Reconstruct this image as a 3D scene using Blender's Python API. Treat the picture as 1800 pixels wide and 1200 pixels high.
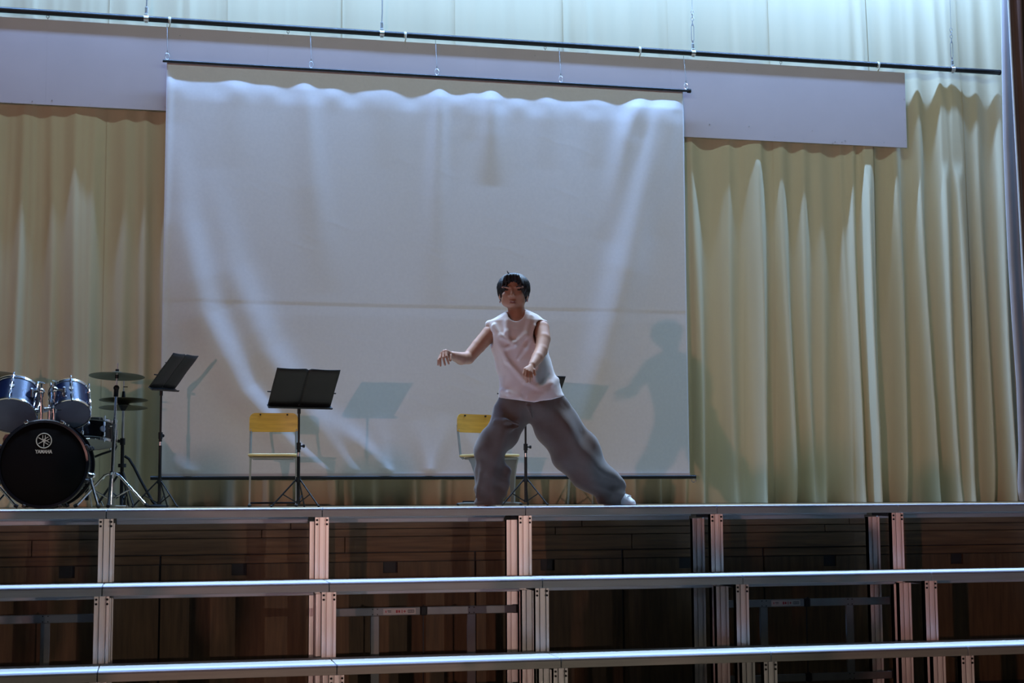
import bpy, math, random
import numpy as np
from mathutils import Vector, Matrix, Euler, noise as mnoise
random.seed(7); rng = np.random.RandomState(11)
S = bpy.context.scene; C = S.collection; PI = math.pi
for o in list(bpy.data.objects): bpy.data.objects.remove(o)

# ------------------------------------------------------------------ camera, world, lights, exposure
EYE = 1.257
yaw, pitch, roll = 0.2253, 0.1016, -0.0051
cam_d = bpy.data.cameras.new('camera'); cam = bpy.data.objects.new('camera', cam_d); C.objects.link(cam)
fwd = Vector((math.sin(yaw)*math.cos(pitch), math.cos(yaw)*math.cos(pitch), math.sin(pitch)))
rt = Vector((math.cos(yaw), -math.sin(yaw), 0)); up = rt.cross(fwd)
cr, sr = math.cos(roll), math.sin(roll)
r2 = cr*rt + sr*up; u2 = -sr*rt + cr*up
cam.matrix_world = Matrix(((r2.x, u2.x, -fwd.x, 0), (r2.y, u2.y, -fwd.y, 0), (r2.z, u2.z, -fwd.z, EYE), (0, 0, 0, 1)))
cam_d.sensor_width = 36; cam_d.lens = 36*2681.2/1800; cam_d.clip_end = 200
S.camera = cam
w = bpy.data.worlds.new('world'); S.world = w; w.use_nodes = True
w.node_tree.nodes['Background'].inputs[0].default_value = (0.55, 0.8, 1, 1)
w.node_tree.nodes['Background'].inputs[1].default_value = 0.012
S.view_settings.view_transform = 'Standard'; S.view_settings.look = 'None'
S.view_settings.gamma = 1; S.view_settings.use_curve_mapping = False
S.view_settings.exposure = 0.0

def area(name, loc, target, sx, sy, power, color, spread=PI):
    d = bpy.data.lights.new(name, 'AREA'); d.shape = 'RECTANGLE'; d.size = sx; d.size_y = sy
    d.energy = power; d.color = color; d.spread = spread
    o = bpy.data.objects.new(name, d); C.objects.link(o); o.location = loc
    v = Vector(target)-Vector(loc); q = v.to_track_quat('-Z', 'X' if False else 'Y'); o.rotation_euler = q.to_euler()
    return o
def spot(name, loc, target, power, color, cone, blend, radius):
    d = bpy.data.lights.new(name, 'SPOT'); d.energy = power; d.color = color
    d.spot_size = cone; d.spot_blend = blend; d.shadow_soft_size = radius
    o = bpy.data.objects.new(name, d); C.objects.link(o); o.location = loc
    v = Vector(target)-Vector(loc); o.rotation_euler = v.to_track_quat('-Z', 'Y').to_euler()
    return o
# border light batten over the back of the stage, an added dimmer fill strip further forward for scattered stage light
area('border_light_rear', (3.2, 12.70, 7.4), (3.2, 12.74, 1.2), 11.0, 0.06, 900, (0.27, 0.50, 1.0))
area('fill_light_front', (3.2, 10.0, 7.4), (3.2, 11.6, 1.2), 10.0, 0.25, 95, (0.66, 0.95, 0.98))
area('border_light_proscenium', (3.2, 10.3, 6.6), (3.2, 9.3, 1.2), 12.0, 0.15, 300, (0.52, 0.72, 1.0), math.radians(80))
# follow spot at the back left of the hall; low lamp on the right of the hall floor
spot('hall_spot_left', (-10.1, -10.0, 1.86), (3.2, 12.0, 2.2), 2650, (1.0, 0.50, 0.44), math.radians(44), 0.35, 0.12)
spot('hall_lamp_right', (9.0, -2.0, 1.19), (-0.4, 9.3, 0.75), 750, (1.0, 0.80, 0.70), math.radians(26), 1.0, 0.004)

# ------------------------------------------------------------------ materials
def mat(name, col, rough=0.6, metal=0.0, var=0.0, scale=8.0, col2=None, stretch=(1, 1, 1), bump=0.0, bscale=200, spec=0.5, sheen=0.0, aniso=None):
    m = bpy.data.materials.new(name); m.use_nodes = True; nt = m.node_tree; b = nt.nodes['Principled BSDF']
    b.inputs['Base Color'].default_value = (*col, 1); b.inputs['Roughness'].default_value = rough
    b.inputs['Metallic'].default_value = metal; b.inputs['Specular IOR Level'].default_value = spec
    if aniso:
        b.inputs['Anisotropic'].default_value = 0.95; cx = nt.nodes.new('ShaderNodeCombineXYZ')
        for q in range(3): cx.inputs[q].default_value = aniso[q]
        nt.links.new(cx.outputs[0], b.inputs['Tangent'])
    if sheen: b.inputs['Sheen Weight'].default_value = sheen
    tc = nt.nodes.new('ShaderNodeTexCoord'); mp = nt.nodes.new('ShaderNodeMapping'); mp.inputs['Scale'].default_value = stretch
    nt.links.new(tc.outputs['Object'], mp.inputs['Vector'])
    if var or col2:
        n = nt.nodes.new('ShaderNodeTexNoise'); n.inputs['Scale'].default_value = scale; n.inputs['Detail'].default_value = 5
        nt.links.new(mp.outputs[0], n.inputs['Vector'])
        r = nt.nodes.new('ShaderNodeValToRGB'); c2 = col2 if col2 else tuple(max(0, c*(1-var)) for c in col)
        c1 = col if col2 else tuple(min(1, c*(1+var*0.5)) for c in col)
        r.color_ramp.elements[0].position = 0.3; r.color_ramp.elements[0].color = (*c2, 1)
        r.color_ramp.elements[1].position = 0.7; r.color_ramp.elements[1].color = (*c1, 1)
        nt.links.new(n.outputs['Fac'], r.inputs[0]); nt.links.new(r.outputs[0], b.inputs['Base Color'])
    if bump:
        n2 = nt.nodes.new('ShaderNodeTexNoise'); n2.inputs['Scale'].default_value = bscale; n2.inputs['Detail'].default_value = 3
        nt.links.new(mp.outputs[0], n2.inputs['Vector'])
        bp = nt.nodes.new('ShaderNodeBump'); bp.inputs['Strength'].default_value = bump; bp.inputs['Distance'].default_value = 0.01
        nt.links.new(n2.outputs['Fac'], bp.inputs['Height']); nt.links.new(bp.outputs[0], b.inputs['Normal'])
    return m
M = dict(
    curtain=mat('cream_curtain_cloth', (0.66, 0.595, 0.40), 0.85, var=0.06, scale=3, bump=0.03, bscale=250, spec=0.15, stretch=(1, 1, .15)),
    screen=mat('white_screen_cloth', (0.74, 0.72, 0.71), 0.8, var=0.03, scale=40, bump=0.03, bscale=180, spec=0.2),
    board=mat('white_banner_board', (0.54, 0.475, 0.48), 0.7, var=0.05, scale=2, spec=0.25),
    pipe=mat('black_pipe', (0.02, 0.025, 0.03), 0.35, 0.3, var=0.3),
    blackmetal=mat('black_metal', (0.012, 0.012, 0.013), 0.45, 0.3, var=0.3),
    deskblack=mat('black_desk_sheet', (0.012, 0.012, 0.012), 0.6, 0.1, var=0.3, scale=12),
    steel=mat('bright_steel', (0.75, 0.77, 0.78), 0.3, 0.9, var=0.1),
    chrome=mat('chrome', (0.8, 0.82, 0.85), 0.12, 1.0, var=0.05),
    wire=mat('wire_grey', (0.35, 0.36, 0.37), 0.4, 0.8, var=0.1),
    alu=mat('anodised_aluminium', (0.86, 0.83, 0.81), 0.5, 0.85, var=0.06, scale=6, stretch=(8, 8, .4), aniso=(1, 0, 0)),
    fascia=mat('dull_aluminium_edge', (0.36, 0.35, 0.32), 0.6, 0.35, var=0.12, scale=5, stretch=(.5, 8, 8)),
    deck=mat('pale_deck_top', (0.80, 0.84, 0.90), 0.55, 0.9, var=0.06, scale=9),
    nosing=mat('blue_grey_nosing', (0.42, 0.46, 0.62), 0.4, 0.5, var=0.1, scale=9),
    railal=mat('silver_rear_rail', (0.5, 0.52, 0.54), 0.5, 0.3, var=0.1, scale=5, stretch=(.5, 8, 8)),
    darkframe=mat('dark_frame', (0.03, 0.03, 0.03), 0.6, 0.2, var=0.3),
    braceal=mat('brace_aluminium', (0.30, 0.31, 0.31), 0.5, 0.6, var=0.15, scale=7),
    bolt=mat('black_bolt', (0.015, 0.015, 0.015), 0.5, 0.4, var=0.2),
    wood=mat('dark_oak_front', (0.14, 0.077, 0.029), 0.6, var=0.45, scale=5, stretch=(.6, 6, 9)),
    door=mat('oak_door_front', (0.11, 0.066, 0.028), 0.6, var=0.4, scale=5, stretch=(7, 6, .6)),
    stagefloor=mat('varnished_stage_floor', (0.36, 0.24, 0.13), 0.25, var=0.35, scale=4, stretch=(.6, 9, 1)),
    hallfloor=mat('hall_floor', (0.22, 0.14, 0.07), 0.35, var=0.3, scale=3, stretch=(6, .6, 1)),
    wall=mat('back_wall_plaster', (0.35, 0.33, 0.28), 0.8, var=0.15, scale=3),
    ply=mat('yellow_plywood', (0.66, 0.36, 0.055), 0.4, var=0.22, scale=4, stretch=(.7, 5, 9)),
    plyedge=mat('pale_plywood_seat', (0.72, 0.55, 0.22), 0.4, var=0.15, scale=6),
    chairsteel=mat('grey_green_chair_steel', (0.34, 0.37, 0.35), 0.4, 0.5, var=0.12),
    navy=mat('navy_drum_lacquer', (0.004, 0.008, 0.03), 0.25, 0.05, var=0.15, scale=3),
    dblack=mat('black_drum_lacquer', (0.008, 0.008, 0.012), 0.18, 0.2, var=0.2),
    clearhead=mat('smoky_drum_head', (0.11, 0.15, 0.23), 0.35, var=0.25, scale=5),
    blackhead=mat('black_drum_head', (0.0022, 0.0022, 0.003), 0.6, var=0.2, spec=0.08),
    whitehead=mat('white_drum_head', (0.45, 0.5, 0.47), 0.4, var=0.1),
    print_=mat('silver_print', (0.55, 0.53, 0.46), 0.5, var=0.05),
    bronze=mat('bronze_cymbal', (0.20, 0.19, 0.13), 0.38, 0.7, var=0.2, scale=3),
    rubber=mat('black_rubber', (0.01, 0.01, 0.01), 0.75, var=0.2),
    sticker=mat('pale_sticker', (0.5, 0.47, 0.44), 0.6, var=0.05), red=mat('red_print', (0.4, 0.04, 0.05), 0.6, var=0.1),
    greyprint=mat('grey_print', (0.05, 0.05, 0.06), 0.6, var=0.1),
    brown=mat('brown_velvet', (0.11, 0.055, 0.04), 0.9, var=0.3, scale=6, stretch=(4, 4, .3), spec=0.1, sheen=0.2),
    lining=mat('pale_lining_cloth', (0.68, 0.66, 0.66), 0.85, var=0.05, scale=5, spec=0.15),
    skin=mat('skin', (0.50, 0.27, 0.18), 0.5, var=0.08, scale=20, spec=0.35),
    lip=mat('lip', (0.30, 0.09, 0.08), 0.45, var=0.1), teeth=mat('teeth', (0.7, 0.66, 0.6), 0.3, var=0.05),
    eye=mat('dark_eye', (0.02, 0.015, 0.012), 0.25, var=0.1), hair=mat('black_hair', (0.008, 0.008, 0.010), 0.5, var=0.4, scale=60, stretch=(1, 1, .2)),
    shirt=mat('white_cotton', (0.82, 0.74, 0.71), 0.85, var=0.03, scale=12, bump=0.04, bscale=120, spec=0.15, sheen=0.2),
    trousers=mat('grey_sweat_cloth', (0.15, 0.12, 0.105), 0.9, var=0.1, scale=15, bump=0.06, bscale=150, spec=0.1, sheen=0.25),
    shoe=mat('white_shoe_leather', (0.75, 0.77, 0.8), 0.5, var=0.05), sole=mat('pale_rubber_sole', (0.6, 0.6, 0.6), 0.6, var=0.05),
    strap=mat('translucent_strap', (0.6, 0.6, 0.5), 0.5, var=0.1),
)

# ------------------------------------------------------------------ helpers
def link(o, parent=None):
    C.objects.link(o)
    if parent: o.parent = parent
    return o
def tag(o, label=None, cat=None, group=None, kind=None):
    if label: o['label'] = label
    if cat: o['category'] = cat
    if group: o['group'] = group
    if kind: o['kind'] = kind
    return o
def thing(name, label, cat, loc=(0, 0, 0), rot=(0, 0, 0), group=None):
    o = bpy.data.objects.new(name, None); link(o); o.empty_display_size = 0.05
    o.location = loc; o.rotation_euler = rot if isinstance(rot, tuple) else (0, 0, rot)
    return tag(o, label, cat, group)
def copy_tree(o, parent=None):
    c = o.copy(); link(c, parent)
    for ch in list(o.children): copy_tree(ch, c)
    return c
def frame(z):
    z = Vector(z).normalized(); a = Vector((0, 0, 1)) if abs(z.z) < 0.95 else Vector((1, 0, 0))
    x = a.cross(z).normalized(); return x, z.cross(x), z
class MB:
    def __init__(s): s.v = []; s.f = []
    def add(s, vs, fs):
        n = len(s.v); s.v += [tuple(p) for p in vs]; s.f += [tuple(i+n for i in f) for f in fs]; return s
    def box(s, c, d, R=None, bev=0.0):
        hx, hy, hz = d[0]/2, d[1]/2, d[2]/2; c = Vector(c)
        if bev:
            b = min(bev, hx*.9, hy*.9, hz*.9); vs = []
            for sx in (-1, 1):
                for sy in (-1, 1):
                    for sz in (-1, 1):
                        vs += [Vector((sx*(hx-b), sy*(hy-b), sz*hz)), Vector((sx*(hx-b), sy*hy, sz*(hz-b))), Vector((sx*hx, sy*(hy-b), sz*(hz-b)))]
            def ix(sx, sy, sz, k): return (((sx > 0)*4+(sy > 0)*2+(sz > 0))*3)+k
            fs = []
            for t in (-1, 1):
                fs.append([ix(-1, -1, t, 0), ix(1, -1, t, 0), ix(1, 1, t, 0), ix(-1, 1, t, 0)])
                fs.append([ix(-1, t, -1, 1), ix(1, t, -1, 1), ix(1, t, 1, 1), ix(-1, t, 1, 1)])
                fs.append([ix(t, -1, -1, 2), ix(t, 1, -1, 2), ix(t, 1, 1, 2), ix(t, -1, 1, 2)])
                for t2 in (-1, 1):
                    fs.append([ix(-1, t, t2, 0), ix(1, t, t2, 0), ix(1, t, t2, 1), ix(-1, t, t2, 1)])
                    fs.append([ix(t, -1, t2, 0), ix(t, 1, t2, 0), ix(t, 1, t2, 2), ix(t, -1, t2, 2)])
                    fs.append([ix(t, t2, -1, 1), ix(t, t2, 1, 1), ix(t, t2, 1, 2), ix(t, t2, -1, 2)])
                    for t3 in (-1, 1): fs.append([ix(t, t2, t3, 0), ix(t, t2, t3, 1), ix(t, t2, t3, 2)])
        else:
            vs = [Vector((x*hx, y*hy, z*hz)) for x in (-1, 1) for y in (-1, 1) for z in (-1, 1)]
            fs = [(0, 1, 3, 2), (4, 6, 7, 5), (0, 4, 5, 1), (2, 3, 7, 6), (0, 2, 6, 4), (1, 5, 7, 3)]
        if R is not None: vs = [R @ p for p in vs]
        return s.add([c+p for p in vs], fs)
    def cyl(s, a, b, r0, r1=None, n=12, cap=True):
        r1 = r0 if r1 is None else r1; a = Vector(a); b = Vector(b); x, y, z = frame(b-a); vs = []
        for p, r in ((a, r0), (b, r1)):
            for i in range(n): t = 2*PI*i/n; vs.append(p+x*(r*math.cos(t))+y*(r*math.sin(t)))
        fs = [(i, (i+1) % n, n+(i+1) % n, n+i) for i in range(n)]
        if cap: fs += [tuple(range(n))[::-1], tuple(range(n, 2*n))]
        return s.add(vs, fs)
    def tube(s, pts, r, n=8, closed=False):
        P = [Vector(p) for p in pts]; m = len(P); vs = []; rr = r if isinstance(r, (list, tuple)) else [r]*m
        x0 = None
        for k in range(m):
            d = (P[(k+1) % m]-P[k-1]) if closed else (P[min(k+1, m-1)]-P[max(k-1, 0)])
            d.normalize()
            if x0 is None: x0 = frame(d)[0]
            x = (x0-d*x0.dot(d)).normalized(); x0 = x; y = d.cross(x)
            for i in range(n): t = 2*PI*i/n; vs.append(P[k]+(x*math.cos(t)+y*math.sin(t))*rr[k])
        fs = []
        for k in range(m if closed else m-1):
            k2 = (k+1) % m
            for i in range(n): j = (i+1) % n; fs.append((k*n+i, k*n+j, k2*n+j, k2*n+i))
        if not closed: fs += [tuple(range(n))[::-1], tuple(range((m-1)*n, m*n))]
        return s.add(vs, fs)
    def ring(s, c, axis, R, r, n=24, k=8, sx=1.0, sy=1.0):
        x, y, z = frame(axis); c = Vector(c)
        return s.tube([c+x*(R*sx*math.cos(2*PI*i/n))+y*(R*sy*math.sin(2*PI*i/n)) for i in range(n)], r, k, True)
    def lathe(s, c, axis, prof, n=32, cap0=True, cap1=True):
        x, y, z = frame(axis); c = Vector(c); vs = []
        for (r, h) in prof:
            for i in range(n): t = 2*PI*i/n; vs.append(c+z*h+x*(r*math.cos(t))+y*(r*math.sin(t)))
        fs = [(k*n+i, k*n+(i+1) % n, (k+1)*n+(i+1) % n, (k+1)*n+i) for k in range(len(prof)-1) for i in range(n)]
        if cap0: fs.append(tuple(range(n))[::-1])
        if cap1: fs.append(tuple(range((len(prof)-1)*n, len(prof)*n)))
        return s.add(vs, fs)
    def prism(s, poly, y0, y1):            # polygon in x,z extruded in y
        n = len(poly); vs = [(p[0], y0, p[1]) for p in poly]+[(p[0], y1, p[1]) for p in poly]
        fs = [tuple(range(n)), tuple(range(n, 2*n))[::-1]]+[(i, n+i, n+(i+1) % n, (i+1) % n) for i in range(n)]
        return s.add(vs, fs)
    def extrude_z(s, poly, z0, z1):
        n = len(poly); vs = [(p[0], p[1], z0) for p in poly]+[(p[0], p[1], z1) for p in poly]
        fs = [tuple(range(n))[::-1], tuple(range(n, 2*n))]+[(i, (i+1) % n, n+(i+1) % n, n+i) for i in range(n)]
        return s.add(vs, fs)
    def ellipsoid(s, c, r, n=16, m=10):
        c = Vector(c); vs = []; fs = []
        for j in range(m+1):
            ph = PI*j/m
            for i in range(n): t = 2*PI*i/n; vs.append(c+Vector((r[0]*math.sin(ph)*math.cos(t), r[1]*math.sin(ph)*math.sin(t), r[2]*math.cos(ph))))
        for j in range(m):
            for i in range(n): fs.append((j*n+i, j*n+(i+1) % n, (j+1)*n+(i+1) % n, (j+1)*n+i))
        return s.add(vs, fs)
    def mesh(s, name, mtl, sharp=0.6):
        me = bpy.data.meshes.new(name); me.from_pydata(s.v, [], s.f); me.validate(); me.update()
        import bmesh
        b = bmesh.new(); b.from_mesh(me); bmesh.ops.remove_doubles(b, verts=b.verts, dist=1e-6); bmesh.ops.recalc_face_normals(b, faces=b.faces); b.to_mesh(me); b.free()
        me.polygons.foreach_set('use_smooth', [True]*len(me.polygons)); me.set_sharp_from_angle(angle=sharp)
        me.materials.append(mtl); return me
    def build(s, name, mtl, parent=None, sharp=0.6):
        return link(bpy.data.objects.new(name, s.mesh(name, mtl, sharp)), parent)
def grid_mesh(name, P, mtl, parent=None, thick=0.0):
    nu, nv = P.shape[:2]
    idx = np.arange(nu*nv).reshape(nu, nv)
    q = np.stack([idx[:-1, :-1], idx[1:, :-1], idx[1:, 1:], idx[:-1, 1:]], -1).reshape(-1, 4)
    me = bpy.data.meshes.new(name); me.from_pydata(P.reshape(-1, 3).tolist(), [], q.tolist()); me.update()
    me.polygons.foreach_set('use_smooth', [True]*len(me.polygons)); me.materials.append(mtl)
    o = link(bpy.data.objects.new(name, me), parent)
    if thick:
        md = o.modifiers.new('thickness', 'SOLIDIFY'); md.thickness = thick; md.offset = 0
    return o

# ------------------------------------------------------------------ setting
def slab(name, x0, x1, y0, y1, z0, z1, m, parent=None, kind='structure'):
    o = MB().box(((x0+x1)/2, (y0+y1)/2, (z0+z1)/2), (x1-x0, y1-y0, z1-z0)).build(name, m, parent)
    if kind and not parent: o['kind'] = kind
    return o
SF = 1.19                                        # stage floor level
slab('floor_hall', -12, 14, -12, 9.42, -0.1, 0, M['hallfloor'])
slab('floor_stage', -3.2, 9.4, 9.42, 14.2, SF-0.04, SF, M['stagefloor'])
slab('wall_back', -3.2, 9.4, 14.0, 14.2, SF, 8.2, M['wall'])
slab('wall_right', 9.2, 9.4, 9.42, 14.0, SF, 8.2, M['wall'])
# stage front: boards above, storage doors below
wf = slab('wall_front', -3.2, 9.4, 9.35, 9.42, 0, SF, M['darkframe'])
pl = []
for z0, z1 in ((1.070, 1.188), (1.022, 1.067), (0.927, 1.019)):
    x = -3.2+random.uniform(0, 1)
    while x < 9.3:
        x1 = min(x+1.82, 9.38); MB().box(((x+x1)/2, 9.341, (z0+z1)/2), (x1-x-.004, .02, z1-z0-.001), None, .002).build('plank', M['wood'], wf); x = x1
for k in range(-3, 10):                          # recessed strip and doors with slots in the top edge
    x0 = -0.95+k*0.95
    if x0 < -3.2 or x0 > 8.4: continue
    MB().box((x0+.475, 9.347, .896), (.94, .012, .05), None, .002).build('rail_board', M['wood'], wf)
    d = MB(); sx = x0+(.46 if k % 2 else .42)
    for (a, b, c, e) in ((x0+.006, x0+.944, .03, .80), (x0+.006, sx-.045, .80, .866), (sx+.045, x0+.944, .80, .866)):
        d.box(((a+b)/2, 9.342, (c+e)/2), (b-a, .02, e-c))
    d.build('storage_door', M['door'], wf)

# unseen floodlight on a stand, its flap added to keep light off the stage, at the right of the hall floor
t = thing('floodlight', 'unseen black floodlight with an added light-blocking flap on a stand at the right of the hall', 'floodlight', (9.0, -2.0, 0), math.atan2(9.6, 11.3))
a = MB().box((0, -.12, 1.19), (.3, .08, .26), None, .01).box((-.15, -.03, 1.19), (.012, .16, .26)).box((.15, -.03, 1.19), (.012, .16, .26)).box((0, -.03, 1.06), (.3, .16, .012))
a.build('housing', M['blackmetal'], t)
MB().box((0, .50, 1.42), (.9, .006, .45)).box((0, .22, 1.33), (.03, .56, .012), Matrix.Rotation(-.1, 3, 'X')).build('light_block_flap', M['blackmetal'], t)
MB().cyl((0, -.12, .05), (0, -.12, 1.07), .016, n=12).cyl((0, -.12, 0), (0, -.12, .05), .2, .05, 20).build('stand', M['blackmetal'], t)

# ------------------------------------------------------------------ tiered platforms in front of the stage
J0 = -0.298; U = 1.2
ROWS = ((8.835, 1.200, 'top'), (8.433, 0.798, 'middle'), (8.032, 0.396, 'bottom'))
PW, PD = 0.078, 0.045
def leg_profile(w, d):                           # grooved extrusion, seen from above; front is -y
    h = w/2; g = .006
    return [(-h, 0), (-h*.62, 0), (-h*.62, g), (-h*.30, g), (-h*.30, 0), (h*.30, 0), (h*.30, g), (h*.62, g), (h*.62, 0), (h, 0), (h, d), (-h, d)]
def ordinal(i): return ['first', 'second', 'third', 'fourth', 'fifth', 'sixth', 'seventh', 'eighth'][i]
legmesh = {}
def leg(parent, x, y, z1, bolts):
    key = (round(z1, 3), bolts)
    if key not in legmesh: legmesh[key] = MB().extrude_z(leg_profile(PW, PD), 0, z1).mesh('leg', M['alu'], .3)
    o = link(bpy.data.objects.new('leg', legmesh[key]), parent); o.location = (x, y, 0)
    if bolts:
        for sx in (-1, 1):
            for k in range(2):
                MB().cyl((sx*.0285, -.004, z1-.016-k*.024), (sx*.0285, .002, z1-.016-k*.024), .0062, n=8).build('bolt', M['bolt'], o)
for (yf, zt, rname) in ROWS:
    n0, n1 = (-1, 5) if rname != 'bottom' else (-1, 4)
    for i in range(n0, n1+1):
        x0 = J0+U*i
        t = thing('riser_platform', f'aluminium tiered platform in the {rname} tier, {ordinal(i-n0)} unit from the left', 'platform', (x0, yf, 0), 0, 'tiered platforms')
        g = .0022; L = U-2*g; cx = U/2
        MB().box((cx, .222, zt-.006), (L, .352, .012), None, .002).build('deck', M['deck'], t)
        MB().box((cx, .023, zt-.005), (L, .046, .012), None, .004).build('nosing', M['nosing'], t)
        fa = MB().box((cx, .006, zt-.031), (L, .012, .040), None, .002).build('fascia', M['fascia'], t)
        MB().box((cx, .388, zt-.052), (L-.09, .02, .078), None, .003).build('rear_rail', M['railal'], t)
        MB().box((cx, .355, zt-.052), (L-.09, .03, .03), None, .003).build('rear_lip', M['railal'], t)
        for sx in (.012, U-.012): MB().box((sx, .2, zt-.045), (.012, .262, .058)).build('side_rail', M['darkframe'], t)
        leg(t, 0.0, .012, zt-.053, True)
        leg(t, 0.0, .340, zt-.082, False)
        if i == n1: leg(t, U, .012, zt-.053, True); leg(t, U, .340, zt-.082, False)
# folding brace frames behind the middle tier
names = ('at far left, cut by the photo edge', 'near the middle, in shade', 'at right, grey rails catching the light')
for k, i in enumerate((-1, 1, 3)):
    x0 = J0+U*i
    t = thing('folding_brace', 'H-shaped folding aluminium brace frame between the legs '+names[k], 'brace', (x0+U/2, 8.905, 0), 0, 'folding brace frames')
    for z, nm in ((.600, 'upper_rail'), (.145, 'lower_rail')):
        for s in (-1, 1):
            r = MB().box((s*.288, 0, z), (.536, .022, .046), None, .003).build(nm, M['braceal'], t)
            for dx in (-.014, .014):
                for dz in (-.015, .015): MB().cyl((s*.285+dx, -.0135, z+dz), (s*.285+dx, -.009, z+dz), .0035, n=6).build('rivet', M['bolt'], r)
        MB().box((0, -.003, z), (.034, .03, .052), None, .004).cyl((0, -.02, z+.03), (0, -.005, z+.03), .005, n=8).build('hinge', M['bolt'], t)
        for s in (-1, 1): MB().box((s*.563, .014, z), (.05, .030, .05), None, .003).build('clamp', M['darkframe'], t)
    for s in (-1, 1): MB().box((s*.285, .001, .372), (.05, .02, .41), None, .003).build('upright', M['braceal'], t)
    MB().cyl((0, .004, .17), (0, .004, .575), .004, n=8).build('hinge_rod', M['darkframe'], t)
    st = MB().box((-.142, -.0118, .6), (.19, .0014, .034)).build('sticker', M['sticker'], t)
    st['label'] = 'pale maker sticker with red and grey print'
    a = MB()
    for q, (xx, ww, hh) in enumerate(((-.222, .005, .012), (-.158, .010, .016), (-.144, .010, .014), (-.128, .004, .018), (-.112, .014, .004), (-.112, .004, .014))): a.box((xx, -.013, .6), (ww, .001, hh))
    a.build('red_lettering', M['red'], st)
    a = MB().box((-.202, -.013, .604), (.022, .001, .004)).box((-.2, -.013, .596), (.018, .001, .003))
    for zz in (.607, .593): a.box((-.075, -.013, zz), (.036, .001, .003))
    for xx in (-.092, -.083, -.075, -.067, -.058): a.box((xx, -.013, .6), (.003, .001, .014))
    a.build('grey_lettering', M['greyprint'], st)

# ------------------------------------------------------------------ curtains
def gauss(d, w): return np.exp(-(d/w)**2)
def fold(d, w):                                   # asymmetric cloth fold
    return 1/np.cosh(d/w)
ridges = []                                       # (x, width, top amplitude, bottom amplitude, drift over height, bend)
for x, wd, at, ab in ((-1.42, .07, .02, .06), (-1.2, .05, .02, .045), (-.97, .04, .02, .05), (-.78, .07, .03, .08), (-.62, .05, .02, .06), (-.38, .06, .02, .05), (-.17, .04, .02, .06), (.02, .05, .02, .07),
                      (4.78, .06, .02, .10), (5.10, .09, .02, .10), (5.38, .08, .025, .10), (5.44, .03, .01, .05), (5.66, .055, .02, .13), (5.87, .05, .02, .11), (6.08, .06, .02, .07), (6.30, .03, .01, .06), (6.42, .03, .02, .12), (6.535, .035, .03, .19), (6.60, .03, .02, .10),
                      (6.86, .045, .03, .13), (7.10, .04, .03, .15), (7.33, .05, .03, .14), (7.52, .07, .04, .15), (7.75, .05, .03, .12), (7.98, .05, .03, .15), (8.25, .06, .03, .15), (8.6, .06, .03, .15)):
    ridges.append((x*.982, wd, at, ab, rng.uniform(-.02, .06)))
x = .25
while x < 4.6: ridges.append((x, rng.uniform(.03, .08), rng.uniform(.008, .025), rng.uniform(.04, .09), rng.uniform(-.02, .04))); x += rng.uniform(.14, .34)
x = -2.6
while x < -1.5: ridges.append((x, .06, .02, .07, 0)); x += .22
minor = [(rng.uniform(-2.7, 8.8), rng.uniform(.015, .035), rng.uniform(.004, .012), rng.uniform(.0, .012), rng.uniform(-.02, .04)) for _ in range(90)]
ZT, ZB = 7.9, SF+.004
def curtain_y(X, Z):
    u = np.clip((6.2-Z)/(6.2-ZB), -.3, 1)
    lean = np.interp(Z, [1.19, 2.5, 3.8, 5.0, 6.4, 7.9], [13.225, 13.19, 13.15, 13.10, 13.16, 13.3])
    d = np.zeros_like(X)
    for (x0, wd, at, ab, dr) in ridges+minor:
        amp = np.where(u > .18, at+(ab*1.75-at)*np.clip((u-.18)/.75, 0, 1)**.9, at)
        wz = wd*(1.2-.55*np.clip(u, 0, 1))
        xc = x0+dr*u+.015*np.sin(Z*1.3+x0*9)
        d += amp*fold(X-xc, wz)
    flare = np.clip((ZB+.35-Z)/.35, 0, 1)**2
    d += flare*.03*np.sin(X*9.0+np.sin(X*3.1)*2)
    y = lean-d; lim = np.where(Z > 4.40, 13.025, 13.025-np.clip((4.40-Z)/.8, 0, 1)*.14)
    return np.maximum(y, lim)
seams = [-2.5, -1.5, -.505, .486, 1.48, 2.492, 3.49, 4.498, 5.5, 6.5, 7.45, 8.15]
cur = thing('stage_curtain', 'cream back curtain hanging in vertical folds behind the screen', 'curtain', (0, 0, 0))
for a, b in zip(seams[:-1], seams[1:]):
    nx = int((b-a)/.0125)+1; xs = np.linspace(a, b+.012, nx); zs = np.concatenate([np.linspace(ZT, 2.0, 110), np.linspace(1.96, ZB, 26)])
    Xg, Zg = np.meshgrid(xs, zs, indexing='ij'); Yg = curtain_y(Xg, Zg)
    e = np.clip(1-(Xg-a)/.02, 0, 1); Yg = Yg-.006*e          # lapped hem at each seam
    grid_mesh('curtain_panel', np.stack([Xg, Yg, Zg], -1), M['curtain'], cur)
# pale end drape and the brown wing drape at the right
t = thing('end_drape', 'pale narrow drape hanging between the cream curtain and the brown wing drape', 'curtain', (0, 0, 0))
n = 40; us = np.linspace(0, 1, n); zs = np.linspace(7.6, SF+.01, 80)
Ug, Zg = np.meshgrid(us, zs, indexing='ij'); q = np.clip((6.05-Zg)/4.85, 0, 1)
xl = np.interp(Zg, [1.2, 1.33, 1.69, 2.29, 2.9, 3.5, 4.6, 5.3, 6.0], [7.80, 7.785, 7.812, 7.814, 7.792, 7.776, 7.774, 7.79, 7.808]); wd = .20
Xg = xl+wd*Ug; Yg = 12.90-.035*np.sin(Ug*PI*1.5+.4)+.07*Ug
grid_mesh('drape_cloth', np.stack([Xg, Yg, Zg], -1), M['lining'], t, .004)
t = thing('wing_drape', 'dark brown velvet wing drape at the right edge of the stage', 'curtain', (0, 0, 0))
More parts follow.
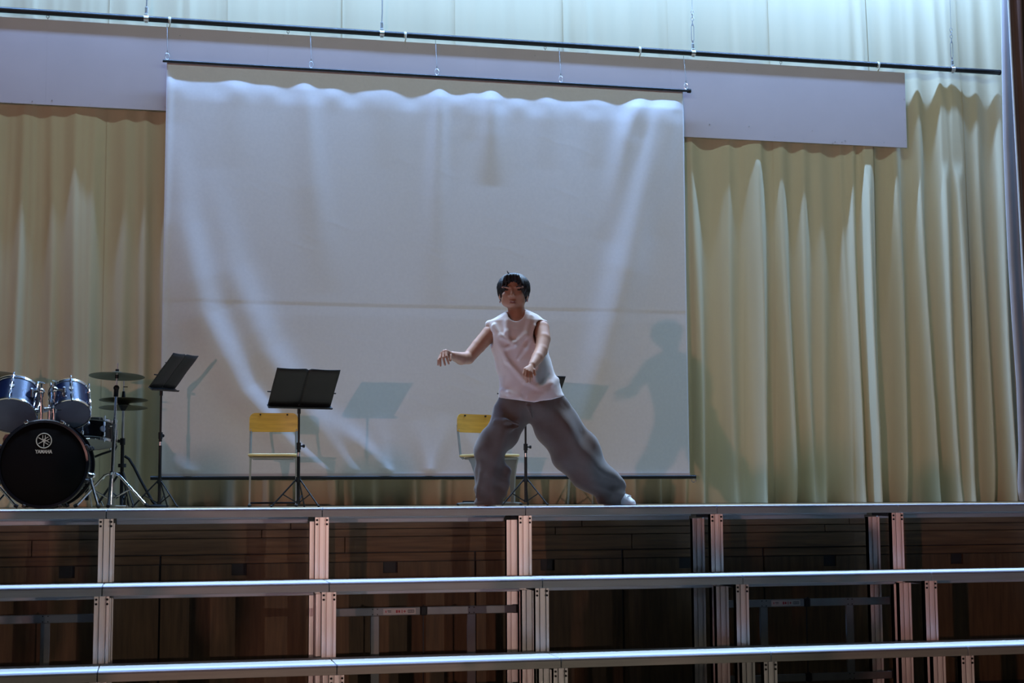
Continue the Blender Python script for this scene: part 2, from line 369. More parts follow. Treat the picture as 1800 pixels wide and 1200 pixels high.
n = 90; us = np.linspace(0, 1, n); Ug, Zg = np.meshgrid(us, zs, indexing='ij'); q = np.clip((6.2-Zg)/4.2, 0, 1.2)
Xg = 7.712+.018*q**1.3+1.25*Ug; Yg = 12.62-.05*np.sin(Ug*34+np.sin(Zg*.7)*.6)-.03*np.sin(Ug*71+1.3)
grid_mesh('velvet_cloth', np.stack([Xg, Yg, Zg], -1), M['brown'], t, .006)
Uh, Zh = np.meshgrid(np.linspace(0, 1, 8), zs, indexing='ij'); q = np.clip((6.2-Zh)/4.2, 0, 1.2)
Xh = 7.700+.018*q**1.3+.020*Uh; Yh = 12.60-.05*np.sin(np.sin(Zh*.7)*.6)-.03*math.sin(1.3)-.006*np.sin(Uh*PI)
grid_mesh('drape_hem', np.stack([Xh, Yh, Zh], -1), M['lining'], t, .004)['label'] = 'white hem edge'

# ------------------------------------------------------------------ pipe, banner board, hangers
t = thing('batten_pipe', 'long black scenery pipe hanging level across the top of the stage', 'pipe', (0, 13.0, 5.318))
MB().cyl((-2.4, 0, 0), (7.83, 0, 0), .025, n=20).build('pipe_body', M['pipe'], t)
MB().cyl((7.815, 0, 0), (7.838, 0, 0), .0262, n=20).build('end_cap', M['rubber'], t)
def suspension(x, style, label):
    t = thing('suspension_wire', label, 'hanger', (x, 13.0, 5.318), 0, 'wires holding the black pipe')
    MB().lathe((-.02, 0, 0), (1, 0, 0), [(.0285, 0), (.0285, .04)], 16, False, False).box((0, 0, .03), (.03, .03, .02), None, .003).box((0, 0, -.03), (.026, .012, .014), None, .002).build('pipe_clamp', M['steel'], t)
    if style:
        MB().box((0, 0, .065), (.022, .018, .05), None, .003).build('shackle', M['wire'], t)
        a = MB()
        for s in (-1, 1): a.tube([(s*.004, 0, .10), (s*.012, 0, .13), (s*.012, 0, .25), (s*.004, 0, .28)], .0035, 6)
        a.cyl((0, 0, .08), (0, 0, .12), .005, n=8).cyl((0, 0, .26), (0, 0, .31), .005, n=8)
        a.build('turnbuckle', M['wire'], t)
        a = MB()
        for j in range(3): a.ring((0, 0, .325+j*.032), (1, 0, 0) if j % 2 else (0, 1, 0), .013, .0028, 12, 6, 1, 1.5)
        a.build('chain_link', M['wire'], t)
        MB().cyl((0, 0, .41), (.0, 0, 2.4), .0025, n=6).build('wire', M['wire'], t)
    else:
        MB().box((0, 0, .075), (.024, .02, .055), None, .003).build('shackle', M['wire'], t)
        MB().tube([(0, 0, .1), (.004, 0, .2), (.002, 0, .5), (0, 0, 2.4)], .006, 8).build('wire', M['wire'], t)
suspension(-.198, False, 'steel hanger with wire holding the black pipe, leftmost of four')
suspension(1.818, False, 'steel hanger with wire holding the black pipe above the screen')
suspension(4.705, True, 'chain and turnbuckle hanger on the black pipe near the screen corner')
suspension(7.332, True, 'chain and turnbuckle hanger near the right end of the black pipe')
t = thing('banner_board', 'long blank white banner board hanging behind the projection screen', 'banner', (0, 13.004, 0))
x0 = -2.4
for x1 in (-1.0, .83, 2.66, 4.49, 6.83):
    MB().box(((x0+x1)/2, 0, 4.893), (x1-x0-.0003, .012, .728), None, .0003).build('board_panel', M['board'], t); x0 = x1
a = MB()
for k in range(60):
    xx = rng.uniform(-1.3, 6.8); zz = rng.choice([5.24, 4.545, 4.56, 4.65, 5.2])+rng.uniform(-.012, .012); a.cyl((xx, -.0075, zz), (xx, -.005, zz), rng.uniform(.002, .005), n=6)
for zz in (5.2, 5.0, 4.8, 4.6): a.cyl((6.815, -.0075, zz), (6.815, -.005, zz), .003, n=6)
o = a.build('pin_marks', M['wire'], t); o['kind'] = 'stuff'
for xx in (-1.0, 1.0, 3.3, 5.57): MB().ring((xx, -.004, 5.282), (0, 1, 0), .011, .0025, 12, 6).cyl((xx, 0, 5.255), (xx, 0, 5.272), .0025, n=6).build('eye_ring', M['wire'], t)
for k, xx in enumerate((-.004, 2.025, 4.189, 6.554)):
    t = thing('pipe_strap', 'pale strap looped over the black pipe holding the banner board, '+('first', 'second', 'third', 'last')[k]+' from the left', 'strap', (xx, 13.0, 5.318), 0, 'straps holding the banner board')
    MB().lathe((-.011, 0, 0), (1, 0, 0), [(.027, 0), (.029, .004), (.029, .018), (.027, .022)], 18, False, False).build('loop', M['strap'], t)
    MB().tube([(.006, -.027, .0), (.004, -.02, -.04), (0, -.004, -.06), (0, 0, -.085)], .006, 6).build('tail', M['strap'], t)

# ------------------------------------------------------------------ projection screen
scr = thing('projection_screen', 'large white cloth projection screen with black top and bottom bars', 'screen', (0, 12.955, 0))
xs = np.linspace(-.02, 4.588, 300); vs = np.linspace(0, 1, 230)
Xg, Vg = np.meshgrid(xs, vs, indexing='ij'); Zg = 4.938-3.49*Vg
def px(Xp, Yp): return (-.02+(Xp-289)/918*4.608, (Yp-(110+.0555*(Xp-293)))/(724-.0545*(Xp-293)))
D = np.zeros_like(Xg)
def streak(pts, amp, wdt, prof=None):
    P = np.array([px(*p) for p in pts]); P[:, 1] *= 3.49
    best = np.full(Xg.shape, 9.); tt = np.zeros_like(Xg); L = np.concatenate([[0], np.cumsum(np.linalg.norm(np.diff(P, axis=0), axis=1))])
    for i in range(len(P)-1):
        a, b = P[i], P[i+1]; ab = b-a; s = ((Xg-a[0])*ab[0]+(Vg*3.49-a[1])*ab[1])/ab.dot(ab); sc = np.clip(s, 0, 1)
        d = np.hypot(Xg-a[0]-sc*ab[0], Vg*3.49-a[1]-sc*ab[1]); m = d < best
        best = np.where(m, d, best); tt = np.where(m, (L[i]+sc*(L[i+1]-L[i]))/L[-1], tt)
    wl = np.interp(tt, np.linspace(0, 1, len(wdt)), wdt); al = np.interp(tt, np.linspace(0, 1, len(amp)), amp)
    D[...] += 1.05*al*gauss(best, wl*1.2)
streak([(1170, 165), (1130, 330), (1090, 500), (1050, 640), (1000, 790)], [.03, .04, .05, .035, .0], [.10, .12, .14, .14, .12])
streak([(1128, 165), (1100, 240), (1078, 340), (1060, 430)], [.03, .03, .015, 0], [.07, .09, .1, .1])
streak([(300, 220), (320, 400), (355, 560), (420, 690), (500, 780), (570, 833)], [0, .015, .04, .05, .045, .01], [.1, .12, .14, .13, .10, .05])
streak([(360, 300), (400, 480), (455, 620), (520, 720), (610, 830)], [0, .012, .03, .03, .01], [.1, .12, .13, .12, .06])
streak([(545, 720), (640, 800), (672, 834)], [0, .015, .01], [.08, .07, .03])
streak([(770, 730), (740, 834)], [0, .012], [.08, .03]); streak([(720, 740), (738, 834)], [0, .012], [.08, .03])
streak([(650, 730), (668, 834)], [0, .012], [.08, .03]); streak([(800, 740), (832, 830)], [0, .012], [.07, .03])
streak([(850, 148), (848, 200), (846, 330)], [.03, .02, 0], [.07, .09, .1]); streak([(757, 150), (752, 330), (748, 540)], [.022, .014, .0], [.06, .08, .1])
streak([(815, 150), (812, 250)], [.012, 0], [.06, .07]); streak([(520, 140), (535, 330), (560, 520)], [.014, .012, 0], [.07, .1, .12])
streak([(293, 120), (288, 500), (286, 833)], [.01, .012, .02], [.03, .03, .03]); streak([(1195, 175), (1160, 330), (1150, 420)], [.02, .014, 0], [.06, .08, .1])
streak([(340, 834), (310, 800)], [.02, 0], [.05, .04]); streak([(950, 160), (948, 300)], [.01, 0], [.08, .1]); streak([(1040, 165), (1040, 300)], [.012, 0], [.1, .1])
streak([(660, 145), (662, 300)], [.008, 0], [.09, .1]); streak([(400, 130), (410, 300)], [.008, 0], [.12, .1])
D += .010*np.sin(Xg*2.1+.6)*np.sin(Vg*PI)+.004*np.sin(Xg*5.3+Vg*2)*np.sin(Vg*PI)
top = np.clip(Vg/.045, 0, 1)
sc = .006*np.sin(Xg*11+np.sin(Xg*4)*1.3)+.004*np.sin(Xg*23+1)
tw = np.clip((Vg-.012)/.085, 0, 1); tw = tw*tw*(3-2*tw); t2 = np.clip((Vg-.01)/.04, 0, 1)
D = D*t2-.013*(1-tw)+(.5*sc+.001)*gauss(Vg-.062, .022)+.004*tw*np.clip(1-(Vg-.06)/.6, 0, 1)
D = np.where(Vg > .5, D*np.clip((1-Vg)/.012, 0, 1), D)
D -= .0012*np.clip((2.908-Zg)/.006, 0, 1)*np.clip((Zg-2.80)/.1, 0, 1)          # welded cross seam
for _ in range(70):                                         # short horizontal creases
    cx, cv, ln = rng.uniform(0, 4.5), rng.uniform(.1, .97), rng.uniform(.05, .2)
    D += .0005*gauss(Xg-cx, ln)*gauss((Vg-cv-.01*np.sin((Xg-cx)*14))*3.49, .008)
fab = grid_mesh('screen_cloth', np.stack([Xg, -D, Zg], -1), M['screen'], scr, .003)
MB().cyl((-.055, 0, 4.948), (4.652, 0, 4.948), .0125, n=16).build('top_bar', M['pipe'], scr)
MB().cyl((4.63, 0, 4.948), (4.66, 0, 4.948), .02, n=16).build('bar_knob', M['rubber'], scr)
MB().cyl((-.092, 0, 1.428), (4.645, 0, 1.428), .017, n=16).build('bottom_bar', M['blackmetal'], scr)
MB().box((2.285, -.006, 1.452), (4.61, .006, .02)).build('hem_strip', M['board'], scr)
MB().ring((4.625, -.0, 1.398), (0, 1, .3), .018, .004, 16, 6).build('end_ring', M['wire'], scr)
for k, (xx, zz) in enumerate(((-.018, 4.982), (1.197, 4.982), (2.301, 4.982), (3.431, 4.98), (4.615, 4.98))):
    t = thing('hanging_cord', 'thin cord and steel link holding the screen bar, '+('first', 'second', 'third', 'fourth', 'last')[k]+' from the left', 'hanger', (xx, 12.955, 4.948), 0, 'cords holding the projection screen')
    MB().ring((0, 0, .04), (0, 1, 0), .020, .0035, 18, 6, .8, 1.45).build('snap_link', M['steel'], t)
    MB().tube([(0, 0, .07), (0, 0, .1), (-.004, .02, .25), (-.006, .05, .40)], .0022, 6).build('cord', M['wire'], t)
    MB().box((0, 0, .082), (.008, .006, .02)).build('knot', M['wire'], t)

# ------------------------------------------------------------------ music stands
def music_stand(loc, rz, rollx, htop, label, sk=0.0):
    t = thing('music_stand', label, 'music stand', loc, rz, 'music stands'); H = htop
    W2, DH, lean, rise = .25, .33, .205, .262
    up_ = Vector((0, -lean, rise)).normalized(); wd = Vector((1, 0, 0)); nrm = wd.cross(up_)
    Rr = Matrix.Rotation(rollx, 3, nrm)
    o_ = Vector((0, 0, H))
    def P(s, tt, d=0): return o_+Rr @ (wd*s+up_*tt+nrm*d)
    for sgn in (-1, 1):
        g = np.zeros((13, 9, 3))
        for i in range(13):
            for j in range(9):
                s = i/12; q = j/8; d = .010*math.sin(s*PI*.9)+.004*math.sin(q*PI*3)*.4
                tt = .008+q*DH-(.012*max(0, 1-s/.09) if q > .9 else 0)
                g[i, j] = P(sgn*(.0003+s*(W2-.0003)), tt, d)
        grid_mesh('desk_wing', g, M['deskblack'], t, .004)
        MB().tube([P(sgn*.02, .235, -.006), P(sgn*.12, .24, -.002), P(sgn*(W2-.005), .237, -.006)], .0035, 6).build('desk_rib', M['blackmetal'], t)
        MB().tube([P(sgn*.01, .03, -.008), P(sgn*.05, .15, -.007), P(sgn*.012, .30, -.008)], .004, 6).build('fold_arm', M['blackmetal'], t)
    a = MB(); a.tube([P(-.272, .115, -.01), P(.272, .115, -.01)], .005, 8).build('cross_rod', M['blackmetal'], t)
    Rm = Matrix((wd, nrm, up_)).transposed(); Rm = Rr @ Rm
    MB().box(P(0, .004, .022), (.51, .045, .006), Rm, .002).box(P(0, .010, .043), (.51, .004, .014), Rm).build('ledge', M['blackmetal'], t)
    MB().box(P(0, .05, -.018), (.03, .022, .09), Rm, .005).cyl((0, 0, H-.06), (0, 0, H+.012), .013, n=12).build('tilt_bracket', M['blackmetal'], t)
    zj = .45*H/.755
    MB().cyl((0, 0, zj-.05), (0, 0, H), .0085, n=12).build('upper_tube', M['blackmetal'], t)
    MB().cyl((0, 0, .03), (0, 0, zj), .0125, n=12).build('lower_tube', M['blackmetal'], t)
    MB().cyl((0, 0, zj-.022), (0, 0, zj+.03), .017, n=12).cyl((0, 0, zj+.004), (.04, -.004, zj+.004), .006, n=8).cyl((.032, -.003, zj+.004), (.045, -.004, zj+.004), .013, n=10).build('clamp_collar', M['rubber'], t)
    MB().cyl((0, 0, zj-.075), (0, 0, zj-.045), .0132, n=12).build('steel_sleeve', M['steel'], t)
    hz = .205; zb = .035
    MB().cyl((0, 0, hz-.018), (0, 0, hz+.02), .02, n=12).build('leg_hub', M['rubber'], t)
    MB().cyl((0, 0, zb-.012), (0, 0, zb+.012), .017, n=12).build('lower_hub', M['rubber'], t)
    for k in range(3):
        an = math.radians(180+k*120)-rz+math.radians(12); dx, dy = math.cos(an), math.sin(an)
        f = Vector((dx*.205, dy*.205, .008))
        lg = MB().tube([(dx*.018, dy*.018, hz), f], .0062, 8).build('leg', M['blackmetal'], t)
        m_ = Vector((dx*.018, dy*.018, hz)).lerp(f, .55)
        MB().tube([(dx*.014, dy*.014, zb), m_], .0048, 6).build('brace', M['blackmetal'], lg)
        MB().ellipsoid((dx*.207, dy*.207, .009), (.011, .011, .009), 10, 6).build('foot', M['rubber'], lg)
    return t
music_stand((1.003, 11.60, SF), math.radians(15), 0.0, .762, 'black folding music stand in front of the left yellow chair')
music_stand((2.842, 11.93, SF), math.radians(6), math.radians(-4), .775, 'black music stand mostly hidden behind the dancing person')
music_stand((-.016, 12.45, SF), math.radians(68), math.radians(3), .945, 'tall black music stand turned sideways between drums and screen')

# ------------------------------------------------------------------ folding chairs
def rounded(w_, h_, r, n=6, bottom=True):
    pts = []
    for cx, cz, a0, rr in ((w_-r, h_-r, 0, r), (-w_+r, h_-r, 90, r), (-w_+.02, -h_+.02, 180, .02), (w_-.02, -h_+.02, 270, .02)):
        for k in range(n+1): an = math.radians(a0+90*k/n); pts.append((cx+rr*math.cos(an), cz+rr*math.sin(an)))
    return pts
def chair(loc, rz, label):
    t = thing('folding_chair', label, 'chair', loc, rz, 'yellow plywood chairs')
    b = MB(); pts = rounded(.195, .077, .05); n = len(pts); vs = []; fs = []
    K = 25
    b2 = MB()                                     # curved plywood back: strips across the width
    xs_ = .195*np.sin(np.linspace(-PI/2, PI/2, K))
    def zlim(x):
        ax = abs(x); top_ = .077-(.05-math.sqrt(max(0, .05**2-max(0, ax-.145)**2))); bot = -.077+(.02-math.sqrt(max(0, .02**2-max(0, ax-.175)**2)))
        return bot, top_
    Pf = []
    for x_ in xs_:
        lo, hi = zlim(x_); cv = .028*(1-(x_/.195)**2)
        Pf.append([(x_, .185+cv-dy, .68+lo+(hi-lo)*q/4+0) for dy in (0, .009) for q in range(5)])
    for col in Pf: vs += col
    for i in range(K-1):
        for j in range(9):
            if j != 4: fs.append((i*10+j, (i+1)*10+j, (i+1)*10+j+1, i*10+j+1))
        fs.append((i*10, (i+1)*10, (i+1)*10+5, i*10+5)); fs.append((i*10+4, (i+1)*10+4, (i+1)*10+9, i*10+9))
    fs += [(0, 1, 2, 3, 4, 9, 8, 7, 6, 5), tuple((K-1)*10+i for i in (0, 5, 6, 7, 8, 9, 4, 3, 2, 1))]
    bk = b2.add(vs, fs).build('backrest', M['ply'], t)
    for s in (-1, 1):
        MB().cyl((s*.108, .196, .743), (s*.108, .184, .743), .007, n=10).build('rivet_hole', M['bolt'], bk)
        MB().cyl((s*.182, .19, .622), (s*.182, .170, .622), .005, n=8).build('rivet', M['steel'], bk)
    # seat
    st = MB(); pts = []
    for cx, cy, a0, rr in ((.145, .14, 0, .05), (-.145, .14, 90, .05), (-.12, -.12, 180, .08), (.12, -.12, 270, .08)):
        for k in range(7): an = math.radians(a0+90*k/6); pts.append((cx+rr*math.cos(an), cy+rr*math.sin(an)))
    n = len(pts); vs = []; fs = []
    for sc_, z in ((.97, .397), (1, .402), (1, .412), (.975, .418), (.6, .414)):
        vs += [(p[0]*sc_, p[1]*sc_, z) for p in pts]
    for k in range(4): fs += [(k*n+i, k*n+(i+1) % n, (k+1)*n+(i+1) % n, (k+1)*n+i) for i in range(n)]
    fs += [tuple(range(n))[::-1], tuple(range(4*n, 5*n))]
    st.add(vs, fs).build('seat', M['plyedge'], t)
    MB().box((0, -.02, .384), (.33, .30, .018), None, .005).build('seat_frame', M['chairsteel'], t)
    for s in (-1, 1):
        up_ = MB().tube([(s*.176, .200, .665), (s*.181, .190, .61), (s*.183, .165, .48), (s*.183, .150, .40), (s*.180, .12, .385)], .0105, 10).build('back_upright', M['chairsteel'], t)
        # flared pressed steel leg, wide at the seat
        prof = [(.388, -.155, .055), (.34, -.135, .01), (.26, -.115, -.035), (.15, -.105, -.052), (.016, -.10, -.062)]
        vs = []; fs = []
        for z, ya, yb in prof:
            x_ = s*(.183-.004*(z/.39)-.0*z)
            vs += [(x_-.007, ya, z), (x_+.007, ya, z), (x_+.007, yb, z), (x_-.007, yb, z)]
        for k in range(4): fs += [(k*4+i, k*4+(i+1) % 4, (k+1)*4+(i+1) % 4, (k+1)*4+i) for i in range(4)]
        fs += [(0, 1, 2, 3), (16, 19, 18, 17)]
        MB().add(vs, fs).build('leg', M['chairsteel'], t)
        r_ = MB().tube([(s*.183, -.19, .012), (s*.183, -.1, .018), (s*.183, .1, .018), (s*.183, .19, .012)], .0095, 8).build('base_runner', M['chairsteel'], t)
        for yy in (-.185, .185): MB().ellipsoid((s*.183, yy, .010), (.014, .022, .010), 10, 6).build('foot_cap', M['rubber'], r_)
    MB().tube([(-.183, .12, .03), (.183, .12, .03)], .008, 8).build('cross_bar', M['rubber'], t)
    MB().tube([(-.18, .155, .45), (.18, .155, .45)], .006, 8).build('rear_bar', M['chairsteel'], t) if False else None
    return t
chair((.866, 12.33, SF), math.radians(-4), 'yellow plywood folding chair facing front, behind the left music stand')
chair((2.63, 12.33, SF), math.radians(26), 'yellow plywood folding chair turned sideways, partly behind the dancing person')

# ------------------------------------------------------------------ drums
def drum_body(t, R, Dp, shellm, lugs, top_m, bot_m, hoopm, rim=.012):
    """axis along local z, centre at origin"""
    MB().lathe((0, 0, 0), (0, 0, 1), [(R, -Dp/2), (R, Dp/2)], 40, False, False).build('shell', shellm, t)
    for z, m_, nm in ((Dp/2, top_m, 'batter_head'), (-Dp/2, bot_m, 'bottom_head')):
        s = 1 if z > 0 else -1
        MB().lathe((0, 0, z), (0, 0, s), [(R*1.012, -.012), (R*1.015, .001), (R*.985, .006), (R*.93, .004), (R*.4, .0045), (.001, .005)], 40, False, True).build(nm, m_, t)
        hp = MB().lathe((0, 0, z), (0, 0, s), [(R*1.02, -.009), (R*1.02+.003, -.008), (R*1.02+.003, .007), (R*1.02+.006, .009), (R*1.02+.001, .012), (R*.995, .010), (R*.995, -.002)], 40, False, False).build('hoop', hoopm, t)
    for k in range(lugs):
        an = 2*PI*(k+.5)/lugs; dx, dy = math.cos(an), math.sin(an)
        lg = MB()
        for s in (-1, 1):
            lg.box((dx*(R+.009), dy*(R+.009), s*Dp*.27), (.022, .018, .034), Matrix.Rotation(an, 3, 'Z'), .005)
        lg.cyl((dx*(R+.014), dy*(R+.014), -Dp/2-.012), (dx*(R+.014), dy*(R+.014), Dp/2+.012), .0035, n=6)
        for s in (-1, 1): lg.cyl((dx*(R+.014), dy*(R+.014), s*(Dp/2+.006)), (dx*(R+.014), dy*(R+.014), s*(Dp/2+.024)), .007, n=8)
        lg.build('lug', M['chrome'], t)
# bass drum; local -y faces the hall
BD = Vector((-.712, 10.15, 1.468)); BR = .262
t = thing('bass_drum', 'large black bass drum standing on the stage floor at the left', 'drum', (BD.x, BD.y, SF), math.radians(-3)); cz = BD.z-SF
MB().lathe((0, -.18, cz), (0, 1, 0), [(BR, 0), (BR, .36)], 56, False, False).build('shell', M['dblack'], t)
for y, nm in ((-.18, 'front_head'), (.18, 'rear_head')):
    s = -1 if y < 0 else 1
    MB().lathe((0, y, cz), (0, s, 0), [(BR*1.005, -.02), (BR*1.005, .002), (BR*.97, .008), (.001, .009)], 56, False, True).build(nm, M['blackhead'], t)
    MB().lathe((0, y, cz), (0, s, 0), [(BR*1.01, -.03), (BR*1.01+.014, -.03), (BR*1.01+.014, .016), (BR*1.01+.008, .02), (BR*.985, .018), (BR*.985, .002)], 64, False, False).build('wooden_hoop', M['dblack'], t)
for k in range(8):
    an = 2*PI*(k+.5)/8+math.radians(0); dx, dz = math.cos(an), math.sin(an)
    c = MB(); Rr = Matrix.Rotation(-an, 3, 'Y')
    for y in (-.19, .19): c.box((dx*(BR+.02), y, cz+dz*(BR+.02)), (.02, .04, .026), Rr, .004)
    c.cyl((dx*(BR+.022), -.19, cz+dz*(BR+.022)), (dx*(BR+.022), .19, cz+dz*(BR+.022)), .004, n=6)
    for y in (-.09, .09): c.box((dx*(BR+.012), y, cz+dz*(BR+.012)), (.026, .05, .03), Rr, .005)
    c.build('claw', M['chrome'] if k in (1, 2) else M['blackmetal'], t)
# emblem and lettering on the front head
em = MB(); ez = cz+.145; yy = -.1915
em.ring((0, yy, ez), (0, 1, 0), .0455, .0032, 40, 6)
for k in range(3):
    R3 = Matrix.Rotation(math.radians(60*k), 3, 'Y')
    for (x_, z_, w_, h_) in ((0, -.022, .0045, .032), (-.0075, .018, .0036, .034), (.0075, .018, .0036, .034), (0, -.001, .018, .0045)):
        em.box(Vector((0, yy, ez))+R3 @ Vector((x_, 0, z_)), (w_, .002, h_), R3)
em.build('tuning_fork_emblem', M['print_'], t)
cu = bpy.data.curves.new('lettering', 'FONT'); cu.body = 'YAMAHA'; cu.size = .0315; cu.align_x = 'CENTER'; cu.align_y = 'CENTER'; cu.extrude = .0008; cu.offset = .0008
to = bpy.data.objects.new('tmp_text', cu); C.objects.link(to); dg = bpy.context.evaluated_depsgraph_get()
tm = bpy.data.meshes.new_from_object(to.evaluated_get(dg)); bpy.data.objects.remove(to)
tm.transform(Matrix.Rotation(PI/2, 4, 'X')); tm.materials.clear(); tm.materials.append(M['print_'])
lo = link(bpy.data.objects.new('lettering', tm), t); lo.location = (0, yy, cz+.076); lo.scale = (.78, 1, 1.0)
for s in (-1, 1):
    sp = MB().tube([(s*.268, -.02, cz-.075), (s*.285, -.06, cz-.13), (s*.335, -.16, .012)], [.009, .010, .008], 10).build('spur', M['chrome'], t)
    MB().cyl((s*.255, -.02, cz-.066), (s*.29, -.022, cz-.078), .02, n=14).ellipsoid((s*.287, -.025, cz-.07), (.016, .016, .016)).build('spur_bracket', M['chrome'], sp)
    MB().ellipsoid((s*.336, -.162, .014), (.013, .013, .014), 10, 6).build('spur_tip', M['rubber'], sp)
# tom holder
py = .06
MB().cyl((0, py, cz+BR-.01), (0, py, cz+BR+.02), .034, .028, 20).build('holder_base', M['chrome'], t)
MB().cyl((0, py, cz+BR), (0, py, cz+BR+.115), .014, n=14).build('holder_post', M['chrome'], t)
hb = cz+BR+.092
MB().cyl((-.085, py, hb-.008), (.07, py, hb+.012), .0165, n=14).ellipsoid((-.088, py, hb-.008), (.02, .018, .018)).build('holder_bar', M['chrome'], t)
for s, bx, bz in ((-1, -.050, hb+.125), (1, .026, hb+.135)):
    arm = MB().cyl((bx, py-.005, hb-.10), (bx+s*.004, py-.005, bz-.02), .0085, n=12).cyl((bx, py-.005, hb-.022), (bx, py-.005, hb+.024), .02, n=14).build('tom_arm', M['chrome'], t)
    MB().ellipsoid((bx+s*.004, py-.005, bz-.008), (.021, .021, .022)).cyl((bx+s*.004, py-.005, bz-.045), (bx+s*.004, py-.005, bz-.02), .014, n=12).build('ball_clamp', M['chrome'], arm)
    MB().cyl((bx+s*.004, py-.005, bz+.01), (bx+s*.004, py-.005, bz+.042), .005, n=8).box((bx+s*.004, py-.005, bz+.048), (.042, .006, .006), Matrix.Rotation(.25, 3, 'Y'), .002).build('wing_nut', M['chrome'], arm)
    MB().tube([(bx+s*.01, py-.005, bz-.008), (bx+s*.045, py-.01, bz-.012), (bx+s*.07, py-.01, bz-.03)], .0085, 8).box((bx+s*.062, py-.01, bz-.02), (.02, .05, .062), None, .006).build('tom_bracket', M['chrome'], arm)
def tom(loc, R, Dp, tilt, rz, label):
    t = thing('tom_drum', label, 'drum', loc, (math.radians(-tilt), 0, math.radians(rz)), 'rack toms')
    drum_body(t, R, Dp, M['navy'], 6, M['clearhead'], M['clearhead'], M['chrome'])
    MB().cyl((0, -R-.001, .015), (0, -R-.004, .015), .014, n=16).ring((0, -R-.004, .015), (0, 1, 0), .013, .002, 16, 6).build('badge', M['print_'], t)
    return t
tom((-.937, 10.30, 1.862), .150, .20, 43, -4, 'navy blue rack tom at the left, larger of the two')
tom((-.592, 10.30, 1.868), .125, .185, 43, 8, 'navy blue rack tom at the right, smaller of the two')
# snare on its own stand
t = thing('snare_drum', 'black shallow snare drum tilted behind the bass drum', 'drum', (-.505, 10.92, 1.70), (math.radians(-10), math.radians(3), math.radians(15)))
drum_body(t, .178, .135, M['dblack'], 8, M['whitehead'], M['whitehead'], M['chrome'])
MB().cyl((.06, -.171, 0), (.064, -.181, 0), .02, n=16).build('badge', M['nosing'], t)
MB().box((.182, -.03, -.01), (.03, .04, .09), None, .006).build('strainer', M['chrome'], t)
t = thing('snare_stand', 'black snare stand under the snare drum', 'drum stand', (-.50, 10.93, SF), 0)
a = MB()
for k in range(3):
    an = math.radians(20+120*k); a.tube([(0, 0, .33), (.10*math.cos(an), .10*math.sin(an), .37), (.19*math.cos(an), .19*math.sin(an), .40), (.20*math.cos(an), .20*math.sin(an), .43)], .008, 8)
a.build('basket', M['blackmetal'], t); MB().cyl((0, 0, .05), (0, 0, .35), .012, n=12).build('tube', M['blackmetal'], t)
for k in range(3):
    an = math.radians(-40+120*k); MB().tube([(0, 0, .22), (.15*math.cos(an), .15*math.sin(an), .008)], .007, 8).build('leg', M['chrome'], t)
def cymbal_profile(R, bell=.09, drop=.022):
    return [(.006, .0), (bell*.5*R/.2, -.004), (bell*R/.2*.75, -.013), (bell*R/.2, -.018), (R*.7, -.018-drop*.6), (R, -.018-drop), (R, -.0195-drop), (R*.7, -.0198-drop*.6), (bell*R/.2, -.020), (.006, -.003)]
def cymbal(loc, R, tilt, label, name='cymbal', drop=.016):
    o = MB().lathe((0, 0, 0), (0, 0, 1), cymbal_profile(R, .07, drop), 56, False, False).build(name, M['bronze'])
    o.location = loc; o.rotation_euler = (math.radians(tilt[0]), math.radians(tilt[1]), 0); return tag(o, label, 'cymbal')
def cym_stand(loc, H, lean, label, legs, top=.06):
    t = thing('cymbal_stand', label, 'cymbal stand', loc, 0, 'cymbal stands'); hx = lean
    m1 = .5; P = lambda z: Vector((hx*(z/H), 0, z))
    MB().cyl(P(.02), P(.56), .0125, n=14).build('lower_tube', M['chrome'], t)
    MB().cyl(P(.53), P(.78), .0095, n=14).build('upper_tube', M['chrome'], t)
    MB().cyl(P(.75), P(H+top), .0045, n=10).build('top_rod', M['steel'], t)
    MB().cyl(P(.535), P(.565), .018, n=14).cyl(P(.55), P(.55)+Vector((-.03, -.01, 0)), .005, n=8).box(P(.55)+Vector((-.034, -.011, 0)), (.008, .006, .03), None, .002).build('clamp', M['chrome'], t)
    MB().cyl(P(.75), P(.80), .016, n=12).ellipsoid(P(.81), (.02, .014, .02)).cyl(P(H-.045), P(H-.02), .013, n=12).build('tilter', M['blackmetal'], t)
    MB().cyl(P(H+.004), P(H+.018), .012, n=12).build('felt_nut', M['rubber'], t)
    hz = .225
    MB().cyl(P(hz-.02), P(hz+.02), .02, n=14).build('leg_hub', M['chrome'], t)
    for an, rr in legs:
        an = math.radians(an); dx, dy = math.cos(an), math.sin(an)
        lg = MB().tube([P(hz)+Vector((dx*.02, dy*.02, .004)), P(hz)+Vector((dx*.05, dy*.05, -.01)), (dx*rr, dy*rr, .014)], .0095, 10).build('leg', M['chrome'], t)
        MB().tube([P(.06)+Vector((dx*.012, dy*.012, 0)), Vector((dx*rr*.55, dy*rr*.55, .125))], .006, 6).build('brace', M['chrome'], lg)
        MB().cyl((dx*(rr-.01), dy*(rr-.01), .022), (dx*(rr+.012), dy*(rr+.012), .010), .0125, n=10).build('foot', M['rubber'], lg)
    return t
cym_stand((-.335, 10.70, SF), .92, .026, 'chrome tripod cymbal stand right of the bass drum', ((-95, .12), (-10, .24), (170, .23)))
cymbal((-.309, 10.70, SF+.925), .186, (-4.5, 1.5), 'thin bronze cymbal on the chrome stand right of the toms')
cym_stand((-1.155, 10.60, SF), .91, 0, 'chrome cymbal stand hidden beyond the left photo edge', ((-120, .22), (0, .22), (120, .22)))
cymbal((-1.15, 10.60, SF+.915), .19, (-4.0, -2), 'bronze cymbal cut off by the left photo edge')
